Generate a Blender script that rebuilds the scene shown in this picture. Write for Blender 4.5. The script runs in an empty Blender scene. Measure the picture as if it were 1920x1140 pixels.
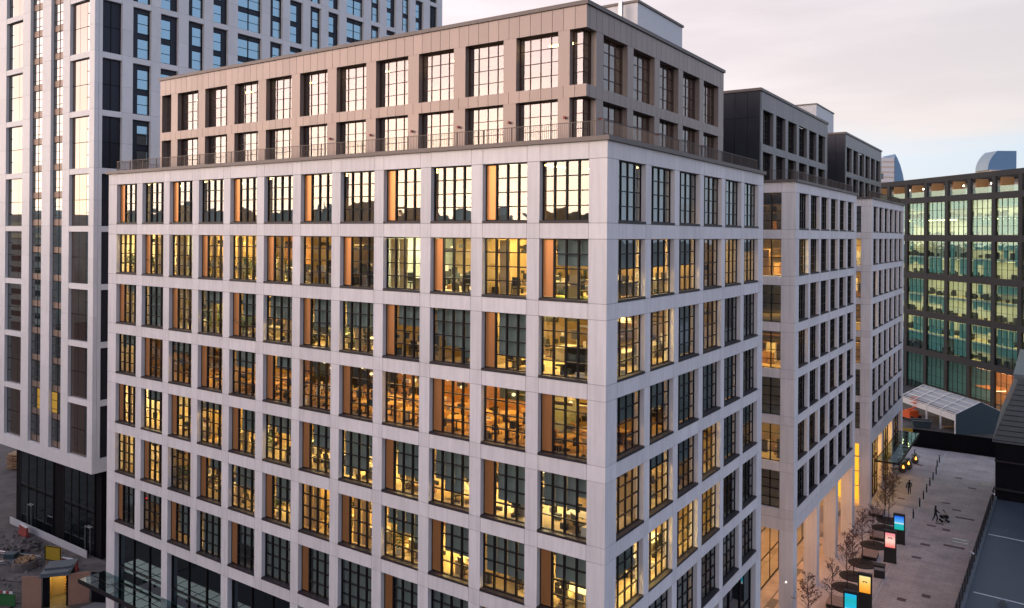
import bpy, math, random
from mathutils import Vector, Matrix
random.seed(7)
R = math.radians
scene = bpy.context.scene
COL = scene.collection

# ------------------------------------------------------------------ camera
cam_data = bpy.data.cameras.new('camera')
cam = bpy.data.objects.new('camera', cam_data)
COL.objects.link(cam)
cam.location = (17.488, -33.598, 32.0)
cam.matrix_world = (Matrix.Translation((17.488, -33.598, 32.0)) @ Matrix.Rotation(R(34.3725), 4, 'Z')
                    @ Matrix.Rotation(R(90), 4, 'X') @ Matrix.Rotation(R(0.4154), 4, 'Z'))
cam_data.sensor_width = 36.0
cam_data.lens = 27.686
cam_data.shift_y = -0.0676
cam_data.clip_start = 0.2
cam_data.clip_end = 9000
scene.camera = cam

# ------------------------------------------------------------------ world: dusk sky, glow in the south-west behind the camera
SUN_AZ = Vector((-0.64, -0.77, 0)).normalized()
SUN_EL = R(4.0)
world = bpy.data.worlds.new('World')
scene.world = world
world.use_nodes = True
nt = world.node_tree
nt.nodes.clear()


def wn(kind, **kw):
    n = nt.nodes.new(kind)
    for k, v in kw.items():
        setattr(n, k, v)
    return n


def wmath(op, a, b=None, c=None, clamp=False):
    n = wn('ShaderNodeMath', operation=op, use_clamp=clamp)
    for i, v in enumerate((a, b, c)):
        if v is None:
            continue
        if isinstance(v, (int, float)):
            n.inputs[i].default_value = v
        else:
            nt.links.new(v, n.inputs[i])
    return n.outputs[0]


def wsmooth(x, lo, hi):
    n = wn('ShaderNodeMapRange', interpolation_type='SMOOTHSTEP')
    nt.links.new(x, n.inputs[0])
    n.inputs[1].default_value = lo
    n.inputs[2].default_value = hi
    return n.outputs[0]


def wmix(fac, a, b):
    n = wn('ShaderNodeMix', data_type='RGBA')
    if isinstance(fac, (int, float)):
        n.inputs[0].default_value = fac
    else:
        nt.links.new(fac, n.inputs[0])
    for i, v in ((6, a), (7, b)):
        if isinstance(v, tuple):
            n.inputs[i].default_value = (*v, 1)
        else:
            nt.links.new(v, n.inputs[i])
    return n.outputs[2]


def wscale(col, fac):
    n = wn('ShaderNodeVectorMath', operation='SCALE')
    if isinstance(col, tuple):
        n.inputs[0].default_value = col
    else:
        nt.links.new(col, n.inputs[0])
    if isinstance(fac, (int, float)):
        n.inputs[3].default_value = fac
    else:
        nt.links.new(fac, n.inputs[3])
    return n.outputs[0]


def wadd(a, b):
    n = wn('ShaderNodeVectorMath', operation='ADD')
    nt.links.new(a, n.inputs[0])
    nt.links.new(b, n.inputs[1])
    return n.outputs[0]


tc = wn('ShaderNodeTexCoord')
dirv = tc.outputs['Generated']
sep = wn('ShaderNodeSeparateXYZ')
nt.links.new(dirv, sep.inputs[0])
ez = sep.outputs[2]
dotn = wn('ShaderNodeVectorMath', operation='DOT_PRODUCT')
nt.links.new(dirv, dotn.inputs[0])
dotn.inputs[1].default_value = (SUN_AZ.x, SUN_AZ.y, 0.05)
toward = wmath('MULTIPLY_ADD', dotn.outputs['Value'], 0.5, 0.5, clamp=True)
# streaky cloud noise: stretched along the horizon
mp = wn('ShaderNodeMapping')
nt.links.new(dirv, mp.inputs[0])
mp.inputs['Scale'].default_value = (2.2, 2.2, 13.0)
mp.inputs['Rotation'].default_value = (R(4), R(-3), 0)
nz = wn('ShaderNodeTexNoise')
nz.inputs['Scale'].default_value = 1.6
nz.inputs['Detail'].default_value = 5
nz.inputs['Roughness'].default_value = 0.55
nt.links.new(mp.outputs[0], nz.inputs['Vector'])
cl = nz.outputs[0]
ezn = wmath('MULTIPLY_ADD', wmath('SUBTRACT', cl, 0.5), 0.10, ez)
bank = wsmooth(ezn, 0.10, 0.145)                     # cloud veil starts some 7 degrees up
clear_low = (0.50, 0.60, 0.74)
veil = wmix(wsmooth(cl, 0.38, 0.66), (0.59, 0.53, 0.555), (0.645, 0.585, 0.605))
away = wmix(bank, clear_low, veil)
away = wmix(wsmooth(sep.outputs[0], -0.1, 0.95), away, (0.42, 0.52, 0.76))
zen = wmix(wsmooth(ez, 0.25, 0.9), away, (0.30, 0.39, 0.63))
# warm glow around the set sun
g1 = wmath('MULTIPLY', wmath('POWER', toward, 1.7), wmath('POWER', 2.718, wmath('MULTIPLY', wmath('ABSOLUTE', ez), -4.2)))
gcol = wmix(wsmooth(ezn, 0.02, 0.22), (4.1, 3.15, 2.0), (4.3, 3.3, 3.35))
gl = wscale(gcol, wmath('MULTIPLY', g1, wmath('MULTIPLY_ADD', cl, 0.7, 0.65)))
total = wadd(zen, gl)
sky = wn('ShaderNodeTexSky', sky_type='NISHITA')
sky.sun_disc = False
sky.sun_elevation = SUN_EL
sky.sun_rotation = math.atan2(SUN_AZ.x, SUN_AZ.y)
sky.altitude = 50
sky.air_density = 1.0
sky.dust_density = 2.0
bg1 = wn('ShaderNodeBackground')
bg1.inputs[1].default_value = 0.05
nt.links.new(sky.outputs[0], bg1.inputs[0])
bg2 = wn('ShaderNodeBackground')
bg2.inputs[1].default_value = 1.0
nt.links.new(total, bg2.inputs[0])
addw = wn('ShaderNodeAddShader')
nt.links.new(bg1.outputs[0], addw.inputs[0])
nt.links.new(bg2.outputs[0], addw.inputs[1])
outw = wn('ShaderNodeOutputWorld')
nt.links.new(addw.outputs[0], outw.inputs[0])

sun_data = bpy.data.lights.new('sun', 'SUN')
sun_data.energy = 1.4
sun_data.angle = R(60)
sun_data.color = (1.0, 0.80, 0.76)
sun = bpy.data.objects.new('sun', sun_data)
COL.objects.link(sun)
sd = Vector((SUN_AZ.x * math.cos(SUN_EL), SUN_AZ.y * math.cos(SUN_EL), math.sin(SUN_EL)))
sun.rotation_euler = (-sd).to_track_quat('-Z', 'Y').to_euler()

vs = scene.view_settings
vs.view_transform = 'Standard'
vs.look = 'None'
vs.exposure = 0.12
vs.gamma = 1.0
vs.use_curve_mapping = False
scene.cycles.use_denoising = True
scene.cycles.max_bounces = 7
scene.cycles.diffuse_bounces = 3
scene.cycles.glossy_bounces = 3
scene.cycles.transparent_max_bounces = 10
scene.cycles.sample_clamp_indirect = 4.0
scene.cycles.caustics_reflective = False
scene.cycles.caustics_refractive = False

# ------------------------------------------------------------------ materials
M = {}


def principled(name, color, rough=0.6, metal=0.0, var=0.08, scale=3.0, rnd=0.0, bump=0.0, streak=None, spec=0.5, col2=None, emit=None, estr=0.0, fine=0.0, rain=0.0):
    m = bpy.data.materials.new(name)
    m.use_nodes = True
    t = m.node_tree
    b = t.nodes['Principled BSDF']
    b.inputs['Roughness'].default_value = rough
    b.inputs['Metallic'].default_value = metal
    b.inputs['Specular IOR Level'].default_value = spec
    geo = t.nodes.new('ShaderNodeNewGeometry')
    mapn = t.nodes.new('ShaderNodeMapping')
    mapn.inputs['Scale'].default_value = streak or (1, 1, 1)
    t.links.new(geo.outputs['Position'], mapn.inputs[0])
    n = t.nodes.new('ShaderNodeTexNoise')
    n.inputs['Scale'].default_value = scale
    n.inputs['Detail'].default_value = 6
    n.inputs['Roughness'].default_value = 0.62
    t.links.new(mapn.outputs[0], n.inputs['Vector'])
    mr = t.nodes.new('ShaderNodeMapRange')
    mr.inputs[1].default_value = 0.25
    mr.inputs[2].default_value = 0.75
    mr.inputs[3].default_value = 1 - var
    mr.inputs[4].default_value = 1 + var
    t.links.new(n.outputs[0], mr.inputs[0])
    fac = mr.outputs[0]
    if rain:
        mpr = t.nodes.new('ShaderNodeMapping')
        mpr.inputs['Scale'].default_value = (4.5, 4.5, 0.22)
        t.links.new(geo.outputs['Position'], mpr.inputs[0])
        nr = t.nodes.new('ShaderNodeTexNoise')
        nr.inputs['Scale'].default_value = 1.0
        nr.inputs['Detail'].default_value = 5
        t.links.new(mpr.outputs[0], nr.inputs['Vector'])
        m3 = t.nodes.new('ShaderNodeMapRange')
        m3.inputs[1].default_value = 0.36
        m3.inputs[2].default_value = 0.56
        m3.inputs[3].default_value = 1 - rain
        m3.inputs[4].default_value = 1.0
        t.links.new(nr.outputs[0], m3.inputs[0])
        mu = t.nodes.new('ShaderNodeMath')
        mu.operation = 'MULTIPLY'
        t.links.new(fac, mu.inputs[0])
        t.links.new(m3.outputs[0], mu.inputs[1])
        fac = mu.outputs[0]
    if rnd:
        oi = t.nodes.new('ShaderNodeObjectInfo')
        m2 = t.nodes.new('ShaderNodeMapRange')
        m2.inputs[3].default_value = 1 - rnd
        m2.inputs[4].default_value = 1 + rnd
        t.links.new(oi.outputs['Random'], m2.inputs[0])
        mm = t.nodes.new('ShaderNodeMath')
        mm.operation = 'MULTIPLY'
        t.links.new(fac, mm.inputs[0])
        t.links.new(m2.outputs[0], mm.inputs[1])
        fac = mm.outputs[0]
    if col2:
        mx = t.nodes.new('ShaderNodeMix')
        mx.data_type = 'RGBA'
        mx.inputs[6].default_value = (*color, 1)
        mx.inputs[7].default_value = (*col2, 1)
        t.links.new(n.outputs[0], mx.inputs[0])
        base = mx.outputs[2]
    sc = t.nodes.new('ShaderNodeVectorMath')
    sc.operation = 'SCALE'
    if col2:
        t.links.new(base, sc.inputs[0])
    else:
        sc.inputs[0].default_value = color
    t.links.new(fac, sc.inputs[3])
    t.links.new(sc.outputs[0], b.inputs['Base Color'])
    rr = t.nodes.new('ShaderNodeMapRange')
    rr.inputs[3].default_value = max(0.02, rough - 0.1)
    rr.inputs[4].default_value = min(1, rough + 0.1)
    t.links.new(n.outputs[0], rr.inputs[0])
    t.links.new(rr.outputs[0], b.inputs['Roughness'])
    if bump:
        bp = t.nodes.new('ShaderNodeBump')
        bp.inputs['Strength'].default_value = bump
        bp.inputs['Distance'].default_value = 0.02
        n2 = t.nodes.new('ShaderNodeTexNoise')
        n2.inputs['Scale'].default_value = fine or scale * 6
        n2.inputs['Detail'].default_value = 4
        t.links.new(geo.outputs['Position'], n2.inputs['Vector'])
        t.links.new(n2.outputs[0], bp.inputs['Height'])
        t.links.new(bp.outputs[0], b.inputs['Normal'])
    if emit:
        b.inputs['Emission Color'].default_value = (*emit, 1)
        b.inputs['Emission Strength'].default_value = estr
    M[name] = m
    return m


def glass(name, tint, base, gloss=(1, 1, 1), wav=0.02, ior=1.6):
    """coated architectural glazing: tinted see-through layer under a fresnel reflection"""
    m = bpy.data.materials.new(name)
    m.use_nodes = True
    t = m.node_tree
    t.nodes.clear()
    tr = t.nodes.new('ShaderNodeBsdfTransparent')
    tr.inputs[0].default_value = (*tint, 1)
    gs = t.nodes.new('ShaderNodeBsdfGlossy')
    gs.inputs['Color'].default_value = (*gloss, 1)
    gs.inputs['Roughness'].default_value = 0.015
    fr = t.nodes.new('ShaderNodeFresnel')
    fr.inputs[0].default_value = ior
    mr = t.nodes.new('ShaderNodeMapRange')
    mr.inputs[3].default_value = base
    mr.inputs[4].default_value = 1.0
    t.links.new(fr.outputs[0], mr.inputs[0])
    geo = t.nodes.new('ShaderNodeNewGeometry')
    n = t.nodes.new('ShaderNodeTexNoise')
    n.inputs['Scale'].default_value = 1.1
    n.inputs['Detail'].default_value = 1
    t.links.new(geo.outputs['Position'], n.inputs['Vector'])
    bp = t.nodes.new('ShaderNodeBump')
    bp.inputs['Strength'].default_value = wav
    bp.inputs['Distance'].default_value = 0.25
    t.links.new(n.outputs[0], bp.inputs['Height'])
    t.links.new(bp.outputs[0], gs.inputs['Normal'])
    bf = t.nodes.new('ShaderNodeMix')
    bf.inputs[3].default_value = base
    t.links.new(geo.outputs['Backfacing'], bf.inputs[0])
    t.links.new(mr.outputs[0], bf.inputs[2])
    mx = t.nodes.new('ShaderNodeMixShader')
    t.links.new(bf.outputs[0], mx.inputs[0])
    t.links.new(tr.outputs[0], mx.inputs[1])
    t.links.new(gs.outputs[0], mx.inputs[2])
    out = t.nodes.new('ShaderNodeOutputMaterial')
    t.links.new(mx.outputs[0], out.inputs[0])
    M[name] = m


def emission(name, color, strength):
    m = bpy.data.materials.new(name)
    m.use_nodes = True
    t = m.node_tree
    t.nodes.clear()
    e = t.nodes.new('ShaderNodeEmission')
    e.inputs[0].default_value = (*color, 1)
    e.inputs[1].default_value = strength
    o = t.nodes.new('ShaderNodeOutputMaterial')
    t.links.new(e.outputs[0], o.inputs[0])
    M[name] = m


def screen(name, stops, strength):
    """display picture: vertical colour ramp over the screen's own height"""
    m = bpy.data.materials.new(name)
    m.use_nodes = True
    t = m.node_tree
    t.nodes.clear()
    tcx = t.nodes.new('ShaderNodeTexCoord')
    s = t.nodes.new('ShaderNodeSeparateXYZ')
    t.links.new(tcx.outputs['Generated'], s.inputs[0])
    rmp = t.nodes.new('ShaderNodeValToRGB')
    el = rmp.color_ramp.elements
    el[0].position, el[0].color = stops[0][0], (*stops[0][1], 1)
    el[1].position, el[1].color = stops[-1][0], (*stops[-1][1], 1)
    for p, c in stops[1:-1]:
        e = el.new(p)
        e.color = (*c, 1)
    t.links.new(s.outputs[2], rmp.inputs[0])
    e = t.nodes.new('ShaderNodeEmission')
    e.inputs[1].default_value = strength
    t.links.new(rmp.outputs[0], e.inputs[0])
    o = t.nodes.new('ShaderNodeOutputMaterial')
    t.links.new(e.outputs[0], o.inputs[0])
    M[name] = m


def paving(name, c1, c2, bw, bh, mortar, msize, rough=0.7):
    m = bpy.data.materials.new(name)
    m.use_nodes = True
    t = m.node_tree
    b = t.nodes['Principled BSDF']
    b.inputs['Roughness'].default_value = rough
    geo = t.nodes.new('ShaderNodeNewGeometry')
    br = t.nodes.new('ShaderNodeTexBrick')
    br.inputs['Color1'].default_value = (*c1, 1)
    br.inputs['Color2'].default_value = (*c2, 1)
    br.inputs['Mortar'].default_value = (*mortar, 1)
    br.inputs['Scale'].default_value = 1
    br.inputs['Mortar Size'].default_value = msize
    br.inputs['Brick Width'].default_value = bw
    br.inputs['Row Height'].default_value = bh
    t.links.new(geo.outputs['Position'], br.inputs['Vector'])
    n = t.nodes.new('ShaderNodeTexNoise')
    n.inputs['Scale'].default_value = 0.35
    n.inputs['Detail'].default_value = 8
    n.inputs['Roughness'].default_value = 0.65
    t.links.new(geo.outputs['Position'], n.inputs['Vector'])
    mr = t.nodes.new('ShaderNodeMapRange')
    mr.inputs[1].default_value = 0.3
    mr.inputs[2].default_value = 0.7
    mr.inputs[3].default_value = 0.72
    mr.inputs[4].default_value = 1.2
    t.links.new(n.outputs[0], mr.inputs[0])
    sc = t.nodes.new('ShaderNodeVectorMath')
    sc.operation = 'SCALE'
    t.links.new(br.outputs[0], sc.inputs[0])
    t.links.new(mr.outputs[0], sc.inputs[3])
    t.links.new(sc.outputs[0], b.inputs['Base Color'])
    bp = t.nodes.new('ShaderNodeBump')
    bp.inputs['Strength'].default_value = 0.15
    t.links.new(n.outputs[0], bp.inputs['Height'])
    t.links.new(bp.outputs[0], b.inputs['Normal'])
    M[name] = m


principled('concrete', (0.735, 0.70, 0.69), 0.75, var=0.08, scale=1.1, rnd=0.06, rain=0.085, bump=0.12, streak=(1, 1, 0.45))
principled('joint', (0.20, 0.19, 0.19), 0.9)
principled('bronze', (0.25, 0.20, 0.18), 0.40, 0.35, var=0.07, scale=2.5, rnd=0.07, streak=(1, 1, 0.25))
principled('zinc_grey', (0.155, 0.15, 0.158), 0.42, 0.3, var=0.07, scale=2.5, rnd=0.07, streak=(1, 1, 0.25))
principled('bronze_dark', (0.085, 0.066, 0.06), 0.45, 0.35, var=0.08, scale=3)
principled('coping', (0.13, 0.108, 0.10), 0.5, 0.2, var=0.1, scale=2, rnd=0.05)
principled('frame', (0.011, 0.009, 0.010), 0.5, 0.0, var=0.1, scale=6, spec=0.25)
principled('frame_red', (0.07, 0.03, 0.028), 0.45, 0.3, var=0.1, scale=6)
principled('sill', (0.026, 0.021, 0.025), 0.5, 0.1, var=0.12, scale=4)
principled('copper', (0.60, 0.27, 0.10), 0.36, 0.72, var=0.07, scale=2, rnd=0.06, streak=(6, 6, 0.3))
principled('navy_clad', (0.018, 0.02, 0.03), 0.4, 0.4, var=0.15, scale=1.5, rnd=0.1)
principled('white_clad', (0.70, 0.68, 0.675), 0.6, var=0.06, scale=1.2, rnd=0.04, streak=(1, 1, 0.4))
principled('plant_white', (0.55, 0.55, 0.57), 0.5, 0.1, var=0.06, scale=1.5)
principled('carpet', (0.44, 0.35, 0.22), 0.9, var=0.45, scale=0.9)
principled('green_carpet', (0.16, 0.26, 0.05), 0.95, var=0.2, scale=3)
principled('inner_wall', (0.34, 0.25, 0.13), 0.85, var=0.1, scale=0.8)
principled('wood', (0.42, 0.22, 0.08), 0.5, var=0.25, scale=2, streak=(1, 1, 6))
principled('wood_light', (0.55, 0.36, 0.18), 0.5, var=0.2, scale=2, streak=(5, 1, 1))
principled('white_top', (0.75, 0.73, 0.68), 0.4, var=0.04)
principled('black_plastic', (0.02, 0.02, 0.022), 0.5, var=0.1)
principled('steel', (0.45, 0.45, 0.46), 0.35, 0.8, var=0.08)
principled('leaf_green', (0.06, 0.13, 0.025), 0.6, var=0.35, scale=4, rnd=0.2)
principled('asphalt', (0.055, 0.053, 0.055), 0.85, var=0.3, scale=0.8, bump=0.3)
principled('site_soil', (0.065, 0.055, 0.05), 0.95, var=0.5, scale=0.5, bump=0.5, col2=(0.13, 0.112, 0.10))
principled('rubble', (0.15, 0.128, 0.115), 0.95, var=0.4, scale=3, bump=0.4)
principled('roof_felt', (0.055, 0.068, 0.085), 0.55, var=0.22, scale=0.5, bump=0.1)
principled('black_wall', (0.007, 0.007, 0.009), 0.85, var=0.3, scale=1, spec=0.1)
principled('grey_metal', (0.13, 0.15, 0.165), 0.42, 0.4, var=0.12, scale=2, rnd=0.1)
principled('white_line', (0.62, 0.62, 0.62), 0.6, var=0.1)
principled('white_paint', (0.72, 0.72, 0.72), 0.5, var=0.05)
principled('tarp_dark', (0.035, 0.062, 0.075), 0.6, var=0.12, scale=1)
principled('tent_roof', (0.36, 0.37, 0.39), 0.6, var=0.08)
principled('orange_machine', (0.75, 0.11, 0.02), 0.45, var=0.12)
principled('yellow_paint', (0.40, 0.27, 0.02), 0.5, var=0.12)
principled('terracotta_board', (0.34, 0.19, 0.13), 0.75, var=0.12, scale=1.2, rnd=0.06)
principled('red_plastic', (0.28, 0.045, 0.04), 0.5, var=0.15)
principled('green_board', (0.03, 0.14, 0.04), 0.6, var=0.15)
principled('timber', (0.35, 0.21, 0.11), 0.8, var=0.25, scale=3, rnd=0.15)
principled('dark_grid', (0.045, 0.046, 0.047), 0.8, spec=0.15, var=0.12, scale=1.2, rnd=0.06)
principled('slab_edge', (0.52, 0.55, 0.56), 0.5, var=0.05)
principled('teal_blind', (0.22, 0.34, 0.33), 0.8, var=0.08, rnd=0.12)
principled('stone_warm', (0.52, 0.42, 0.34), 0.8, var=0.08)
principled('zinc_blue', (0.25, 0.33, 0.38), 0.45, 0.3, var=0.1, scale=1, streak=(1, 1, 0.2))
principled('zinc_edge', (0.10, 0.20, 0.34), 0.45, 0.2, var=0.1)
principled('bark', (0.07, 0.045, 0.04), 0.9, var=0.25, scale=12)
principled('dry_leaf', (0.13, 0.065, 0.05), 0.8, var=0.4, scale=9)
principled('bench_wood', (0.30, 0.215, 0.185), 0.7, var=0.2, scale=5, streak=(1, 4, 1), rnd=0.12)
principled('dark_iron', (0.016, 0.013, 0.014), 0.6, 0.2, var=0.2, scale=6)
principled('coat', (0.012, 0.012, 0.016), 0.8, var=0.2)
principled('skin', (0.42, 0.25, 0.18), 0.6)
principled('bag', (0.10, 0.09, 0.09), 0.7)
principled('paving_slab', (0.52, 0.435, 0.405), 0.72, var=0.14, scale=0.7, rnd=0.08, bump=0.08)
principled('paving_patch', (0.13, 0.085, 0.08), 0.8, var=0.2, scale=3, rnd=0.12)
principled('kerb', (0.46, 0.43, 0.42), 0.7, var=0.1, rnd=0.05)
principled('planter_clay', (0.10, 0.085, 0.07), 0.8, var=0.2)
principled('brown_louvre', (0.26, 0.19, 0.15), 0.5, 0.4, var=0.1)
principled('bronze_panel', (0.34, 0.27, 0.23), 0.3, 0.6, var=0.06, scale=1, rnd=0.05, streak=(1, 1, 0.2))
principled('distant', (0.44, 0.50, 0.48), 0.9, var=0.4, scale=0.12, rnd=.3)
principled('soffit', (0.55, 0.48, 0.42), 0.8, var=0.06)
paving('road_paving', (0.50, 0.42, 0.39), (0.45, 0.38, 0.355), 1.2, 0.6, (0.22, 0.19, 0.19), 0.012)
paving('pavement_far', (0.46, 0.40, 0.385), (0.42, 0.365, 0.355), 1.8, 1.2, (0.24, 0.21, 0.2), 0.012)
glass('glass_office', (0.80, 0.84, 0.80), 0.10, (0.95, 1.0, 0.98))
glass('glass_top', (0.55, 0.60, 0.60), 0.14, (1.0, 0.98, 0.96))
glass('glass_pent', (0.5, 0.55, 0.55), 0.145, (1.0, 0.97, 0.97))
glass('glass_side', (0.62, 0.68, 0.72), 0.10)
glass('glass_right', (0.78, 0.82, 0.80), 0.16, (0.95, 1.0, 1.0))
glass('glass_green', (0.76, 0.92, 0.90), 0.07, (0.8, 1, 0.96))
glass('glass_canopy', (0.45, 0.62, 0.60), 0.14, (0.85, 1, 1))


def opaque_glass(name, base_col, base, gloss):
    m = bpy.data.materials.new(name)
    m.use_nodes = True
    t = m.node_tree
    t.nodes.clear()
    df = t.nodes.new('ShaderNodeBsdfDiffuse')
    df.inputs[0].default_value = (*base_col, 1)
    gs = t.nodes.new('ShaderNodeBsdfGlossy')
    gs.inputs['Color'].default_value = (*gloss, 1)
    gs.inputs['Roughness'].default_value = 0.02
    fr = t.nodes.new('ShaderNodeFresnel')
    fr.inputs[0].default_value = 1.6
    mr = t.nodes.new('ShaderNodeMapRange')
    mr.inputs[3].default_value = base
    t.links.new(fr.outputs[0], mr.inputs[0])
    mx = t.nodes.new('ShaderNodeMixShader')
    t.links.new(mr.outputs[0], mx.inputs[0])
    t.links.new(df.outputs[0], mx.inputs[1])
    t.links.new(gs.outputs[0], mx.inputs[2])
    o = t.nodes.new('ShaderNodeOutputMaterial')
    t.links.new(mx.outputs[0], o.inputs[0])
    M[name] = m


opaque_glass('tower_glass', (0.02, 0.03, 0.035), 0.50, (0.62, 0.86, 0.98))
opaque_glass('tower_glass_warm', (0.02, 0.028, 0.028), 0.22, (1.0, 0.97, 0.9))
opaque_glass('panel_glass', (0.05, 0.032, 0.025), 0.15, (0.95, 0.86, 0.76))
opaque_glass('dark_glass', (0.006, 0.008, 0.010), 0.04, (0.8, 0.95, 1.0))


def blind_mat(name, col, trans=0.16):
    m = bpy.data.materials.new(name)
    m.use_nodes = True
    t = m.node_tree
    t.nodes.clear()
    d = t.nodes.new('ShaderNodeBsdfDiffuse')
    d.inputs[0].default_value = (*col, 1)
    l = t.nodes.new('ShaderNodeBsdfTranslucent')
    l.inputs[0].default_value = (col[0] * 0.8, col[1] * 0.8, col[2] * 0.8, 1)
    mx = t.nodes.new('ShaderNodeMixShader')
    mx.inputs[0].default_value = trans
    t.links.new(d.outputs[0], mx.inputs[1])
    t.links.new(l.outputs[0], mx.inputs[2])
    o = t.nodes.new('ShaderNodeOutputMaterial')
    t.links.new(mx.outputs[0], o.inputs[0])
    M[name] = m


blind_mat('curtain', (0.80, 0.66, 0.40), .55)
blind_mat('blind', (0.34, 0.40, 0.39))
blind_mat('blind_teal', (0.22, 0.44, 0.43))
emission('light_bright', (1.0, 0.66, 0.22), 98.0)
emission('light_cool', (1.0, 0.78, 0.42), 105.0)
emission('light_amber', (1.0, 0.58, 0.14), 72.0)
emission('light_dim', (1.0, 0.60, 0.18), 20)
emission('light_orange', (1.0, 0.54, 0.12), 36.0)
emission('light_lobby', (1.0, 0.48, 0.13), 16.0)
emission('light_lane', (1.0, 0.50, 0.14), 30.0)
emission('light_door', (1.0, 0.66, 0.16), 13.0)
emission('light_white', (1.0, 0.80, 0.62), 14.0)
emission('light_pendant', (1.0, .72, .38), 2.2)
emission('light_pink', (1.0, 0.36, 0.18), 16.0)
emission('flame', (1.0, 0.30, 0.04), 6.0)
emission('neon_red', (1.0, 0.03, 0.02), 2.5)
emission('light_window', (1.0, 0.56, 0.10), 0.38)
emission('light_far', (1.0, 0.68, 0.30), 17)
emission('lobby_glow', (1.0, 0.45, 0.03), 1.3)
screen('screen_blue', [(0.0, (0.02, 0.45, 0.35)), (0.42, (0.02, 0.5, 0.6)), (0.46, (0.9, 0.95, 0.8)), (0.55, (0.1, 0.5, 1.0)), (1.0, (0.02, 0.12, 0.75))], 0.9)
screen('screen_pink', [(0.0, (0.9, 0.16, 0.14)), (0.45, (0.95, 0.65, 0.55)), (1.0, (0.85, 0.22, 0.26))], 1.0)
screen('screen_yellow', [(0.0, (0.9, 0.3, 0.02)), (0.5, (1.0, 0.55, 0.1)), (1.0, (1.0, 0.8, 0.35))], 1.0)
screen('screen_cyan', [(0.0, (0.9, 0.95, 0.9)), (0.2, (0.02, 0.5, 0.75)), (0.6, (0.02, 0.45, 0.5)), (1.0, (0.02, 0.45, 0.8))], 0.95)


# ------------------------------------------------------------------ builders
class MB:
    """collects boxes, quads and tubes, then links them as one mesh object"""

    def __init__(self):
        self.v, self.f, self.mi = [], [], []

    def quad(self, pts, mi=0):
        n = len(self.v)
        self.v += [tuple(p) for p in pts]
        self.f.append(tuple(range(n, n + len(pts))))
        self.mi.append(mi)

    def box(self, x0, x1, y0, y1, z0, z1, mi=0, M4=None):
        n = len(self.v)
        p = [(x0, y0, z0), (x1, y0, z0), (x1, y1, z0), (x0, y1, z0), (x0, y0, z1), (x1, y0, z1), (x1, y1, z1), (x0, y1, z1)]
        if M4 is not None:
            p = [tuple(M4 @ Vector(q)) for q in p]
        self.v += p
        for q in ((0, 3, 2, 1), (4, 5, 6, 7), (0, 1, 5, 4), (1, 2, 6, 5), (2, 3, 7, 6), (3, 0, 4, 7)):
            self.f.append(tuple(n + i for i in q))
            self.mi.append(mi)

    def prism(self, poly, z0, z1, mi=0):
        n, k = len(self.v), len(poly)
        self.v += [(x, y, z0) for x, y in poly] + [(x, y, z1) for x, y in poly]
        self.f.append(tuple(n + i for i in reversed(range(k))))
        self.f.append(tuple(n + k + i for i in range(k)))
        self.mi += [mi, mi]
        for i in range(k):
            j = (i + 1) % k
            self.f.append((n + i, n + j, n + k + j, n + k + i))
            self.mi.append(mi)

    def tube(self, p0, p1, r0, r1=None, n=6, mi=0, caps=True):
        r1 = r0 if r1 is None else r1
        p0, p1 = Vector(p0), Vector(p1)
        d = (p1 - p0)
        if d.length < 1e-6:
            return
        d.normalize()
        a = d.orthogonal().normalized()
        b = d.cross(a)
        s = len(self.v)
        for p, r in ((p0, r0), (p1, r1)):
            for i in range(n):
                t = 2 * math.pi * i / n
                self.v.append(tuple(p + (a * math.cos(t) + b * math.sin(t)) * r))
        for i in range(n):
            j = (i + 1) % n
            self.f.append((s + i, s + j, s + n + j, s + n + i))
            self.mi.append(mi)
        if caps:
            self.f.append(tuple(s + i for i in reversed(range(n))))
            self.f.append(tuple(s + n + i for i in range(n)))
            self.mi += [mi, mi]

    def lathe(self, prof, n=14, mi=0, c=(0, 0)):
        s = len(self.v)
        for r, z in prof:
            for i in range(n):
                t = 2 * math.pi * i / n
                self.v.append((c[0] + r * math.cos(t), c[1] + r * math.sin(t), z))
        for k in range(len(prof) - 1):
            for i in range(n):
                j = (i + 1) % n
                self.f.append((s + k * n + i, s + k * n + j, s + (k + 1) * n + j, s + (k + 1) * n + i))
                self.mi.append(mi)
        self.f.append(tuple(s + i for i in reversed(range(n))))
        self.f.append(tuple(s + (len(prof) - 1) * n + i for i in range(n)))
        self.mi += [mi, mi]

    def mesh(self, name, mats, smooth=False):
        me = bpy.data.meshes.new(name)
        me.from_pydata(self.v, [], self.f)
        for m in ([mats] if isinstance(mats, str) else mats):
            me.materials.append(M[m])
        me.polygons.foreach_set('material_index', self.mi)
        if smooth:
            me.polygons.foreach_set('use_smooth', [True] * len(self.f))
        me.update()
        return me

    def build(self, name, mats, parent=None, loc=(0, 0, 0), rz=0.0, smooth=False):
        return link(name, self.mesh(name, mats, smooth), parent, loc, rz)


def link(name, data, parent=None, loc=(0, 0, 0), rz=0.0):
    o = bpy.data.objects.new(name, data)
    COL.objects.link(o)
    o.location = loc
    if rz:
        o.rotation_euler = (0, 0, rz)
    if parent is not None:
        o.parent = parent
    return o


def tag(o, label, cat, group=None, kind=None):
    o['label'] = label
    if cat:
        o['category'] = cat
    if group:
        o['group'] = group
    if kind:
        o['kind'] = kind
    return o


def thing(name, label, cat, loc=(0, 0, 0), rz=0.0, group=None):
    return tag(link(name, None, None, loc, rz), label, cat, group)


def structure(o, label):
    o['kind'] = 'structure'
    o['label'] = label
    return o


_cache = {}


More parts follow.
